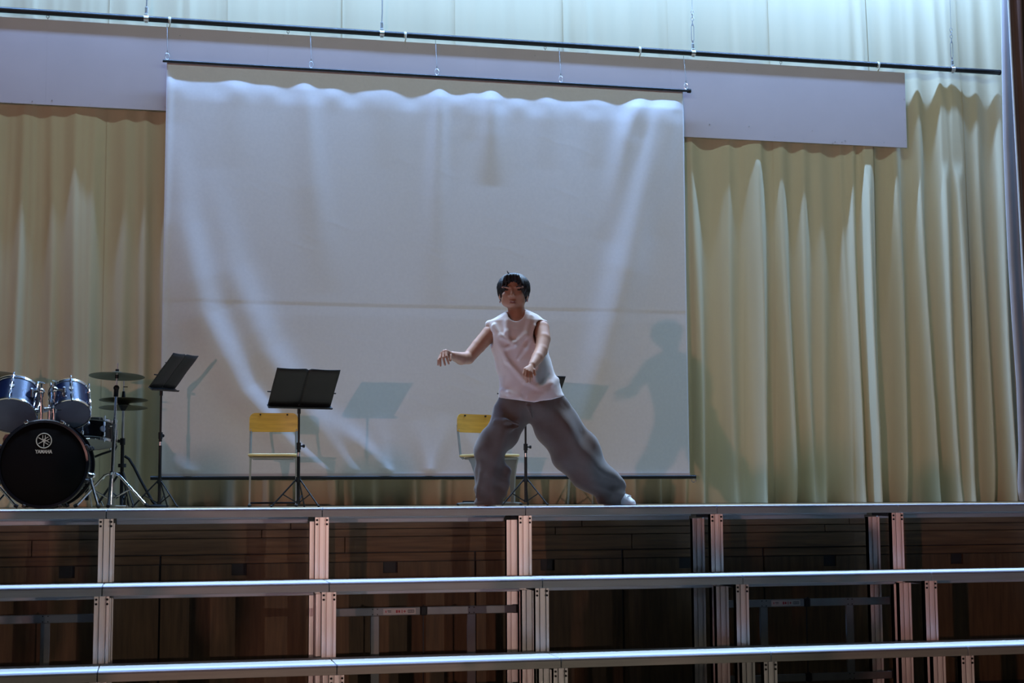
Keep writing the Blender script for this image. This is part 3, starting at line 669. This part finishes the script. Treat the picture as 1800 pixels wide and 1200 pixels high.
# hi-hat
t = thing('hi_hat_stand', 'dark hi-hat stand with pedal behind the chrome cymbal stand', 'cymbal stand', (-.268, 10.88, SF), 0)
MB().cyl((0, 0, .03), (0, 0, .45), .0125, n=12).build('lower_tube', M['blackmetal'], t); MB().cyl((0, 0, .43), (0, 0, .72), .0095, n=12).build('upper_tube', M['steel'], t)
MB().cyl((0, 0, .70), (0, 0, .90), .0035, n=8).build('pull_rod', M['steel'], t)
MB().cyl((0, 0, .43), (0, 0, .475), .018, n=12).box((-.02, -.008, .455), (.03, .012, .022), None, .004).build('collar', M['blackmetal'], t)
MB().cyl((0, 0, .275), (0, 0, .30), .028, n=14).build('memory_lock', M['rubber'], t)
MB().lathe((0, 0, .665), (0, 0, 1), [(.012, 0), (.03, .03), (.036, .045), (.02, .05)], 16).build('seat_cup', M['rubber'], t)
MB().cyl((0, 0, .755), (0, 0, .80), .014, .009, 12).box((.012, -.006, .83), (.03, .006, .006)).build('clutch', M['blackmetal'], t)
for an in (-60, 75, 195):
    an = math.radians(an); dx, dy = math.cos(an), math.sin(an); lg = MB().tube([(dx*.015, dy*.015, .24), (dx*.17, dy*.17, .012)], .008, 8).build('leg', M['blackmetal'], t)
    MB().tube([(dx*.01, dy*.01, .06), (dx*.09, dy*.09, .125)], .005, 6).build('brace', M['blackmetal'], lg)
MB().box((.0, -.11, .04), (.075, .26, .012), Matrix.Rotation(math.radians(14), 3, 'X'), .004).box((0, .02, .008), (.09, .06, .016), None, .003).build('pedal', M['chrome'], t)
cymbal((-.268, 10.88, SF+.722), .165, (-3.5, 0), 'upper hi-hat cymbal of the stacked pair', 'hi_hat_cymbal')
c = cymbal((-.268, 10.88, SF+.706), .165, (176.5, 0), 'lower upturned hi-hat cymbal of the stacked pair', 'hi_hat_cymbal')
# drum throne behind the bass drum, and the dark cable by the hi-hat
t = thing('drum_stool', 'low drum stool with dark red seat behind the bass drum', 'stool', (-.90, 10.85, SF), 0)
MB().lathe((0, 0, .42), (0, 0, 1), [(.13, 0), (.15, .012), (.155, .05), (.14, .075), (.05, .08)], 32).build('seat', mat('dark_red_vinyl', (.12, .015, .015), .5, var=.2), t)
MB().cyl((0, 0, .1), (0, 0, .43), .014, n=12).build('post', M['chrome'], t)
for k in range(3):
    an = math.radians(90+120*k); MB().tube([(0, 0, .25), (.22*math.cos(an), .22*math.sin(an), .01)], .008, 8).build('leg', M['chrome'], t)
pts = []
for (X_, Z_) in ((-.255, 1.545), (-.225, 1.525), (-.19, 1.47), (-.15, 1.39), (-.10, 1.30), (-.06, 1.23), (-.03, 1.20)): pts.append((X_, 10.95, Z_))
t = thing('microphone_stand', 'black gooseneck stand leaning behind the hi-hat', 'stand', (-.03, 10.95, SF), 0)
MB().tube([(p[0]+.03, p[1]-10.95, p[2]-SF+.0) for p in pts], .0095, 8).build('gooseneck', M['rubber'], t)
MB().lathe((.0, 0, 0), (0, 0, 1), [(.07, 0), (.07, .01), (.02, .02)], 20).build('base', M['rubber'], t)

KIT = 1.16                                       # the drum set is full size, a little deeper on the stage
for o in [o for o in C.objects if o.parent is None and o.name.split('.')[0] in ('bass_drum', 'tom_drum', 'snare_drum', 'snare_stand', 'cymbal_stand', 'cymbal', 'hi_hat_stand', 'hi_hat_cymbal', 'drum_stool', 'microphone_stand')]:
    x_, y_, z_ = o.location; o.location = (x_*KIT, y_*KIT, max(SF, EYE+(z_-EYE)*KIT+.008)); o.scale = (KIT, KIT, KIT)

# ------------------------------------------------------------------ person (implicit surfaces meshed with surface nets)
class Field:
    def __init__(s, lo, hi, h):
        s.h = h; s.lo = np.array(lo, float); s.n = np.ceil((np.array(hi)-s.lo)/h).astype(int)+1; s.F = np.full(s.n, .06, np.float32)
    def sub(s, lo, hi):
        a = np.clip(np.floor((np.array(lo)-s.lo)/s.h).astype(int), 0, s.n); b = np.clip(np.ceil((np.array(hi)-s.lo)/s.h).astype(int)+1, 0, s.n)
        sl = tuple(slice(a[i], b[i]) for i in range(3))
        g = [s.lo[i]+s.h*np.arange(a[i], b[i], dtype=np.float32) for i in range(3)]
        return sl, g[0][:, None, None], g[1][None, :, None], g[2][None, None, :]
    def comb(s, sl, d, k, mode):
        F = s.F[sl]
        if mode == 'add':
            if k > 0: h = np.clip(.5+.5*(F-d)/k, 0, 1); s.F[sl] = F+(d-F)*h-k*h*(1-h)
            else: s.F[sl] = np.minimum(F, d)
        else:
            if k > 0: h = np.clip(.5-.5*(F+d)/k, 0, 1); s.F[sl] = F+(-d-F)*h+k*h*(1-h)
            else: s.F[sl] = np.maximum(F, -d)
    def cone(s, a, b, r1, r2=None, k=.01, mode='add', sq=1.0):
        r2 = r1 if r2 is None else r2; a = np.array(a, float); b = np.array(b, float); m = max(r1, r2)+k+.055
        sl, X, Y, Z = s.sub(np.minimum(a, b)-m, np.maximum(a, b)+m); ab = b-a; L = max(ab.dot(ab), 1e-9)
        t = np.clip(((X-a[0])*ab[0]+(Y-a[1])*ab[1]+(Z-a[2])*ab[2])/L, 0, 1)
        d = np.sqrt((X-a[0]-t*ab[0])**2+((Y-a[1]-t*ab[1])/sq)**2+(Z-a[2]-t*ab[2])**2)-(r1+(r2-r1)*t)
        s.comb(sl, d.astype(np.float32), k, mode); return s
    def chain(s, pts, k=.006, mode='add', sq=1.0):
        for (p, r), (q, r_) in zip(pts[:-1], pts[1:]): s.cone(p, q, r, r_, k, mode, sq)
        return s
    def ell(s, c, r, k=.01, mode='add', R=None):
        c = np.array(c, float); r = np.array(r, float); m = r.max()+k+.055
        sl, X, Y, Z = s.sub(c-m, c+m); x, y, z = X-c[0], Y-c[1], Z-c[2]
        if R is not None:
            R = np.array(R); x, y, z = R[0, 0]*x+R[1, 0]*y+R[2, 0]*z, R[0, 1]*x+R[1, 1]*y+R[2, 1]*z, R[0, 2]*x+R[1, 2]*y+R[2, 2]*z
        k0 = np.sqrt((x/r[0])**2+(y/r[1])**2+(z/r[2])**2); k1 = np.sqrt((x/r[0]**2)**2+(y/r[1]**2)**2+(z/r[2]**2)**2)
        s.comb(sl, (k0*(k0-1)/np.maximum(k1, 1e-6)).astype(np.float32), k, mode); return s
    def grids(s): return tuple(np.meshgrid(*[s.lo[i]+s.h*np.arange(s.n[i], dtype=np.float32) for i in range(3)], indexing='ij', sparse=True))
    def build(s, name, mtl, parent, smooth=1):
        F = s.F; ins = F < 0; n = F.shape
        cnt = np.zeros((n[0]-1, n[1]-1, n[2]-1), np.int8)
        offs = [(i, j, k) for i in (0, 1) for j in (0, 1) for k in (0, 1)]
        for i, j, k in offs: cnt += ins[i:n[0]-1+i, j:n[1]-1+j, k:n[2]-1+k]
        act = np.argwhere((cnt > 0) & (cnt < 8)); N = len(act)
        V = np.stack([F[act[:, 0]+i, act[:, 1]+j, act[:, 2]+k] for i, j, k in offs], 1)
        acc = np.zeros((N, 3)); c = np.zeros(N)
        for a in range(8):
            for b in range(a+1, 8):
                oa, ob = np.array(offs[a]), np.array(offs[b])
                if abs(oa-ob).sum() != 1: continue
                m = (V[:, a] < 0) != (V[:, b] < 0); t = np.where(m, V[:, a]/np.where(m, V[:, a]-V[:, b], 1), 0)
                acc += m[:, None]*(oa+(ob-oa)*t[:, None]); c += m
        P = s.lo+s.h*(act+acc/np.maximum(c, 1)[:, None])
        idx = np.full(cnt.shape, -1, np.int64); idx[act[:, 0], act[:, 1], act[:, 2]] = np.arange(N)
        quads = []
        for ax in range(3):
            o1, o2 = [(1, 2), (2, 0), (0, 1)][ax]
            A = np.moveaxis(ins, (ax, o1, o2), (0, 1, 2)); I = np.moveaxis(idx, (ax, o1, o2), (0, 1, 2))
            ch = A[:-1, 1:-1, 1:-1] != A[1:, 1:-1, 1:-1]; e = np.argwhere(ch)
            q = np.stack([I[e[:, 0], e[:, 1], e[:, 2]], I[e[:, 0], e[:, 1]+1, e[:, 2]], I[e[:, 0], e[:, 1]+1, e[:, 2]+1], I[e[:, 0], e[:, 1], e[:, 2]+1]], 1)
            fl = ~A[:-1, 1:-1, 1:-1][e[:, 0], e[:, 1], e[:, 2]]; q[fl] = q[fl][:, ::-1]; quads.append(q)
        Q = np.concatenate(quads); Q = Q[(Q >= 0).all(1)]
        for _ in range(smooth):
            S_ = np.zeros_like(P); w_ = np.zeros(N)
            for a, b in ((0, 1), (1, 2), (2, 3), (3, 0)):
                for u_, v_ in ((a, b), (b, a)):
                    for d in range(3): S_[:, d] += np.bincount(Q[:, u_], P[Q[:, v_], d], N)
                    w_ += np.bincount(Q[:, u_], minlength=N)
            P = P*.45+.55*S_/np.maximum(w_, 1)[:, None]
        me = bpy.data.meshes.new(name); me.from_pydata(P.tolist(), [], Q.tolist()); me.update()
        me.polygons.foreach_set('use_smooth', [True]*len(me.polygons)); me.materials.append(mtl)
        return link(bpy.data.objects.new(name, me), parent)
per = thing('person', 'person in white sleeveless shirt and grey sweatpants dancing in a wide lunge', 'person', (2.197, 9.42, SF), -yaw)
def p(x, y, d=0.0): return np.array([(x-912)/280., d, (892-y)/279.])
# body
B = Field((-.52, -.48, -.01), (.76, .30, 1.50), .0036)
B.cone(p(913, 585), p(930, 690), .105, .10, .03, sq=.75).cone(p(880, 578, .01), p(945, 572), .05, .05, .03)
B.ell(p(934, 712), (.155, .11, .10), .03)
B.chain([(p(905, 722), .085), (p(868, 787, -.06), .058), (p(860, 876, .0), .04)])
B.chain([(p(963, 722), .085), (p(1022, 800, .05), .058), (p(1084, 872, .14), .04)])
B.cone(p(860, 878, .02), p(854, 884, -.04), .028, .022, .02).cone(p(1084, 876, .14), p(1108, 884, .10), .035, .03, .02)
B.cone(p(909, 535, 0), p(912, 575, .01), .052, .062, .02)
B.chain([(p(884, 578, .0), .055), (p(862, 584, -.01), .050), (p(842, 607, -.04), .045), (p(824, 629, -.08), .040), (p(812, 632, -.15), .039), (p(798, 629, -.235), .027)])
B.chain([(p(938, 572, .0), .055), (p(954, 576, -.03), .050), (p(957, 597, -.10), .045), (p(953, 619, -.17), .040), (p(946, 633, -.23), .037), (p(937, 648, -.30), .027)])
def hand(B, wr, kn, tips, thumb):
    ks = [np.array(k) for k in kn]; c = sum(ks)/4
    for k_ in ks: B.cone(wr, k_, .018, .011, .006)
    for k_, (m_, t_) in zip(ks, tips):
        B.cone(k_, m_, .0095, .0085, .002); B.cone(m_, t_, .0085, .0068, .002)
    B.chain([(wr*.6+ks[0]*.4, .014), (thumb[0], .0105), (thumb[1], .0085)], .004)
wr = p(797.5, 628.5, -.24)
hand(B, wr, [p(787.5, 622.5, -.305), p(783.5, 623.5, -.300), p(780, 626, -.288), p(777.8, 630, -.272)],
     [(p(788.5, 633, -.330), p(792.5, 645, -.322)), (p(783, 634.5, -.328), p(786, 647, -.318)), (p(777.5, 636, -.312), p(778, 648, -.302)), (p(774.5, 638, -.292), p(773.5, 646, -.282))],
     (p(794.5, 631, -.285), p(795, 639, -.305)))
wr = p(936.5, 649, -.305)
hand(B, wr, [p(923.5, 656, -.352), p(926.5, 658.5, -.358), p(930.5, 660.5, -.358), p(934.5, 662, -.352)],
     [(p(921, 664.5, -.365), p(922.5, 673, -.352)), (p(925, 668.5, -.370), p(927, 678, -.355)), (p(930, 670, -.368), p(931.5, 678, -.354)), (p(935, 670, -.360), p(935.5, 676, -.348))],
     (p(939, 657.5, -.335), p(941, 665.5, -.345)))
# head
hc = (904.5, 506)
B.ell(p(905, 503, .010), (.079, .098, .098), .01)
B.ell(p(904, 518, -.018), (.071, .074, .072), .02)
B.cone(p(893, 527, -.03), p(915, 527, -.03), .036, .036, .02).cone(p(903.5, 533.5, -.052), p(904.5, 533.5, -.052), .027, .027, .022)
B.ell(p(891, 517.5, -.062), (.024, .02, .02), .014).ell(p(914, 517.5, -.062), (.024, .02, .02), .014)
B.ell(p(892, 508.5, -.096), (.017, .012, .0095), .008, 'sub').ell(p(914.5, 508.5, -.096), (.017, .012, .0095), .008, 'sub')
B.cone(p(902.5, 506, -.080), p(901.8, 517.5, -.100), .009, .0125, .008).ell(p(898, 519.5, -.090), (.010, .010, .008), .006).ell(p(906, 519.5, -.090), (.010, .010, .008), .006)
B.cone(p(885, 503.5, -.078), p(898, 503.5, -.086), .007, .008, .010).cone(p(908, 503.5, -.086), p(921, 503.5, -.078), .008, .007, .010)
B.ell(p(903, 528.3, -.084), (.022, .012, .0055), .005).ell(p(903, 533.0, -.082), (.020, .012, .006), .006)
for s, ex in ((-1, 880.5), (1, 929.0)):
    B.ell(p(ex, 514, .012), (.011, .026, .031), .006).ell(p(ex+s*1.6, 513, .006), (.006, .013, .016), .004, 'sub')
body = B.build('body', M['skin'], per, 2)
# face details
for ex, ey in ((892, 508.6), (914.5, 508.6)):
    MB().ellipsoid(p(ex, ey, -.079), (.0155, .010, .0048), 16, 10).build('eye', M['eye'], per)
    MB().tube([p(ex-6.0, ey-4.4, -.088), p(ex-1, ey-6.0, -.100), p(ex+6, ey-4.6, -.088)], [.0025, .004, .0025], 8).build('eyebrow', M['hair'], per)
MB().ellipsoid(p(903, 530.6, -.088), (.019, .008, .0068), 16, 10).build('mouth', M['lip'], per)
MB().ellipsoid(p(903.3, 529.9, -.0925), (.010, .005, .0030), 12, 8).build('teeth', M['teeth'], per)
for ex, ey in ((880.5, 525.5), (929.5, 523.5)): MB().ring(p(ex, ey+1.5, .004), (1, .3, 0), .006, .0022, 14, 6).build('earring', M['lip'], per)
# hair
Hh = Field((-.17, -.17, 1.24), (.12, .17, 1.52), .003)
Hh.ell(p(905, 501, .018), (.106, .114, .094), .01).ell(p(905, 512, .035), (.096, .098, .095), .02)
Hh.ell(p(903.5, 524, -.125), (.072, .085, .122), .012, 'sub')
Hh.ell(p(904.5, 541, -.02), (.15, .13, .085), .012, 'sub')
Hh.cone(p(884, 505, -.045), p(883, 520, -.03), .010, .004, .01).cone(p(926, 505, -.045), p(927, 520, -.03), .012, .005, .01)
for (x0_, y0_, x1_, y1_) in ((898, 484, 887, 497), (902, 484, 894, 494), (908, 484, 914, 495), (912, 485, 921, 500), (893, 485, 884, 503), (906, 484, 904, 492)):
    Hh.cone(p(x0_, y0_, -.078), p(x1_, y1_, -.092 if abs(x1_-903) < 14 else -.075), .016, .006, .008)
Hh.chain([(p(897, 478, -.02), .005), (p(894, 473, -.03), .002)], .004)
X, Y, Z = Hh.grids(); an = np.arctan2(X+.025, Y-.02)
Hh.F += (.0022*np.sin(an*37+Z*30)+.0016*np.sin(an*71-Z*55+2)).astype(np.float32)
Hh.build('hair', M['hair'], per, 1)
# shirt
T = Field((-.30, -.27, .58), (.38, .24, 1.30), .0045)
X, Y, Z = T.grids(); yp = 892-Z*279
rows = np.array([(540, 893, 930, .055), (552, 876, 950, .085), (562, 863, 964, .10), (580, 860, 966, .112), (600, 861, 967, .118), (620, 866, 968, .120), (640, 871, 972, .122), (660, 876, 980, .126), (680, 880, 988, .134), (695, 878, 995, .142), (712, 875, 998, .146)])
xl = np.interp(yp, rows[:, 0], rows[:, 1]); xr = np.interp(yp, rows[:, 0], rows[:, 2]); bb = np.interp(yp, rows[:, 0], rows[:, 3])
cx = ((xl+xr)/2-912)/280; aa = (xr-xl)/2/280
xx = (X-cx)/aa; rr_ = np.sqrt(np.abs(xx)**2.3+np.abs(Y/bb)**2.3+1e-9)
d = (rr_-1)*np.minimum(aa, bb)
# roof following the sloping shoulder line
roof = np.interp(X*280+912, [850, 862, 890, 910, 930, 955, 972], [566, 559, 545, 543, 541, 546, 560]); d2 = (Z-(892-roof)/279)+.35*np.abs(Y)
d = np.maximum(d, d2*.85)
# cloth folds: diagonal pulls from the left shoulder and to the hem
q1 = X*.8+Z*.6; q2 = X*.62-Z*.78
fz = np.clip((1.22-Z)/.5, 0, 1)
d = d+.0040*np.sin(q1*58+2.5*np.sin(Z*9))*np.clip((Z-.78)/.2, 0, 1)+.0042*np.sin(q2*50+1.7*np.sin(X*8)+1)*fz+.003*np.sin(X*70+3*np.sin(Z*7))*np.clip((Z-1.0)/.2, 0, 1)
T.F[...] = d
F0 = -.128
for pts_ in ([(p(936, 556, -.085), .010), (p(926, 590, -.118), .012), (p(906, 607, -.130), .010), (p(888, 614, -.112), .006)],
             [(p(870, 572, -.085), .012), (p(882, 592, -.112), .010), (p(903, 604, -.13), .008)],
             [(p(892, 566, -.10), .008), (p(893, 585, -.118), .010), (p(896, 597, -.122), .006)],
             [(p(872, 590, -.08), .008), (p(893, 636, -.118), .009), (p(925, 672, -.132), .010), (p(960, 690, -.12), .008)],
             [(p(943, 575, -.10), .007), (p(925, 612, -.124), .007), (p(912, 632, -.128), .005)],
             [(p(980, 668, -.05), .016), (p(970, 677, -.10), .014), (p(948, 684, -.128), .008)],
             [(p(884, 688, -.08), .012), (p(894, 692, -.115), .011), (p(915, 700, -.138), .008)]):
    T.chain([(q_+np.array([0, .005, 0]), r_*.9) for q_, r_ in pts_], .024)
T.cone(p(874, 572, -.01), p(861, 568, -.012), .040, .026, .02)        # little cap of cloth over the shoulder
hem = np.interp(X*280+912, [870, 880, 905, 940, 970, 998], [699, 700, 704, 709, 704, 695]); T.F[...] = np.maximum(T.F, (892-hem)/279-Z)
T.cone(p(880, 584, -.005), p(846, 604, -.045), .050, .058, .004, 'sub')
T.cone(p(951, 578, -.05), p(957, 600, -.13), .056, .056, .004, 'sub').cone(p(953, 580, -.05), p(972, 585, -.07), .045, .05, .004, 'sub')
T.cone(p(909, 530, -.03), p(909, 553, -.045), .060, .057, .004, 'sub')
T.cone(p(909, 548, -.06), p(909, 552, -.13), .055, .052, .004, 'sub')
shirt = T.build('shirt', M['shirt'], per, 1)
nb = MB()
npts = []
for k in range(36):
    a_ = 2*PI*k/36; npts.append(p(909.5, 553, -.018)+np.array([.066*math.cos(a_), .060*math.sin(a_)-.03, .012*math.sin(a_)*1+(.006*math.cos(a_))+.022*math.sin(a_)]))
# trousers
G = Field((-.33, -.30, .005), (.76, .36, .76), .0048)
G.ell(p(936, 712, .0), (.198, .135, .105), .02).cone(p(905, 712), p(965, 712), .12, .12, .02, sq=.95)
G.chain([(p(904, 724, -.0), .112), (p(880, 765, -.045), .103), (p(864, 790, -.06), .094), (p(861, 840, -.03), .099), (p(861, 868, -.015), .093), (p(859, 887, -.02), .088)], .03)
G.chain([(p(962, 722, .0), .122), (p(990, 760, .03), .138), (p(1016, 799, .055), .142), (p(1052, 838, .09), .116), (p(1078, 866, .12), .092), (p(1088, 878, .13), .070)], .03)
G.cone(p(889, 832, -.03), p(884, 850, -.02), .028, .026, .04)
X, Y, Z = G.grids()
a1 = X*.62+Z*.78; a2 = X*.78-Z*.62
left = np.clip((X+.02)/.1, 0, 1)
nz = .0065*np.sin(a2*30+2.2*np.sin(a1*11))*left+.005*np.sin(a1*44+2*np.sin(a2*9)+Y*8)*left+.006*np.sin(X*46+2*np.sin(Z*10)+Y*12)*(1-left)+.004*np.sin(Z*52+X*25+1.5*np.sin(Y*14))*(1-left)*np.clip((.55-Z)/.5, 0, 1)
low = np.clip((.2-Z)/.18, 0, 1); nz = nz+.005*np.sin(Z*75+X*16+Y*10)*low
G.F += 1.5*nz.astype(np.float32)
for pts_ in ([(p(872, 742, -.11), .010), (p(890, 742, -.14), .010), (p(912, 746, -.13), .006)], [(p(850, 790, -.10), .010), (p(848, 830, -.11), .009), (p(838, 872, -.07), .008)],
             [(p(866, 762, -.11), .008), (p(893, 757, -.135), .008), (p(912, 752, -.12), .005)], [(p(1046, 776, .03), .018), (p(1040, 786, -.01), .014), (p(1030, 790, -.04), .008)],
             [(p(1078, 838, .08), .014), (p(1092, 846, .07), .012), (p(1100, 856, .09), .010)], [(p(982, 712, -.06), .012), (p(1002, 735, -.03), .010), (p(1018, 758, -.03), .006)],
             [(p(930, 716, -.13), .008), (p(936, 735, -.115), .006)]): G.chain(pts_, .022)
G.F[...] = np.maximum(G.F, .018-Z)
G.build('trousers', M['trousers'], per, 1)
# shoes
def shoe(heel, toe, name='shoe'):
    f = Field(np.minimum(heel, toe)-.1, np.maximum(heel, toe)+np.array([.1, .1, .14]), .0036); dr = (toe-heel)/np.linalg.norm(toe-heel)
    mid = heel*.45+toe*.55
    f.chain([(heel+np.array([0, 0, .045]), .040), (mid+np.array([0, 0, .040]), .040), (toe-dr*.04+np.array([0, 0, .022]), .030)], .02)
    f.cone(heel+np.array([0, 0, .05]), heel+np.array([0, 0, .085])+dr*.02, .042, .036, .02)
    X, Y, Z = f.grids(); f.F[...] = np.maximum(f.F, .012-Z)
    o = f.build(name, M['shoe'], per, 1)
    n_ = Vector((dr[0], dr[1], 0)); sd = Vector((-dr[1], dr[0], 0)); pts = []
    L = float(np.linalg.norm(toe-heel))
    for k in range(28):
        a_ = 2*PI*k/28; pts.append(Vector(heel)+n_*(L*.5-.02+(L*.5+.025)*math.cos(a_))+sd*(.043*math.sin(a_)))
    b = MB().extrude_z([(q.x, q.y) for q in pts], .0, .018).build('sole', M['sole'], o)
    for k in range(4):
        c_ = Vector(mid)+n_*(.035-k*.02)+Vector((0, 0, .069+k*.006)); MB().tube([c_-sd*.022, c_+Vector((0, 0, .006)), c_+sd*.022], .003, 6).build('lace', M['lining'], o)
z0 = lambda q: np.array([q[0], q[1], 0.])
shoe(z0(p(863, 892, .10)), z0(p(843, 892, -.062)))
shoe(z0(p(1076, 892, .15)), z0(p(1121, 892, .04)))

# ------------------------------------------------------------------ audience standing in the dark hall, outside the frame
F = Field((-.36, -.24, 0), (.36, .30, 1.78), .014)
F.ell((0, 0, 1.62), (.085, .105, .125), .02).cone((0, .01, 1.38), (0, .01, 1.55), .055, .05, .03).cone((-.10, .01, 1.36), (.10, .01, 1.36), .085, .085, .04)
F.cone((0, .01, 1.32), (0, .01, 1.0), .14, .13, .05, sq=.75).ell((0, .01, .95), (.17, .13, .12), .04)
for s_ in (-1, 1):
    F.chain([((s_*.19, .01, 1.38), .055), ((s_*.25, .03, 1.10), .042), ((s_*.24, -.04, .86), .035), ((s_*.23, -.07, .76), .03)], .03)
    F.chain([((s_*.09, .01, .92), .085), ((s_*.10, 0, .48), .058), ((s_*.10, .02, .08), .042)], .03).cone((s_*.10, .03, .045), (s_*.11, -.15, .035), .045, .035, .02)
aud = thing('audience_person', 'dark standing spectator in the hall, first from the left', 'person', (0, 0, 0), 0, 'audience in the hall')
F.build('body', mat('dark_clothes', (.05, .05, .06), .9, var=.2), aud, 1)
hm = MB().ellipsoid((0, .012, 1.645), (.097, .115, .115), 20, 12).build('hair', M['hair'], aud)
for k, (ax, ay, az) in enumerate(((-5.36, 0.39, 1.771), (-3.98, 3.85, 1.701), (-2.81, 4.31, 1.684), (-3.83, 2.00, 1.753), (-4.37, -1.69, 1.822), (-0.85, 3.85, 1.647), (-1.19, 2.00, 1.697))):
    a = aud if k == 0 else copy_tree(aud)
    a.location = (ax, ay, 0); sc_ = az/1.76; a.scale = (sc_, sc_, sc_); a.rotation_euler = (0, 0, math.pi+random.uniform(-.2, .2))
    a['label'] = 'dark standing spectator in the hall, '+ordinal(k)+' from the left'
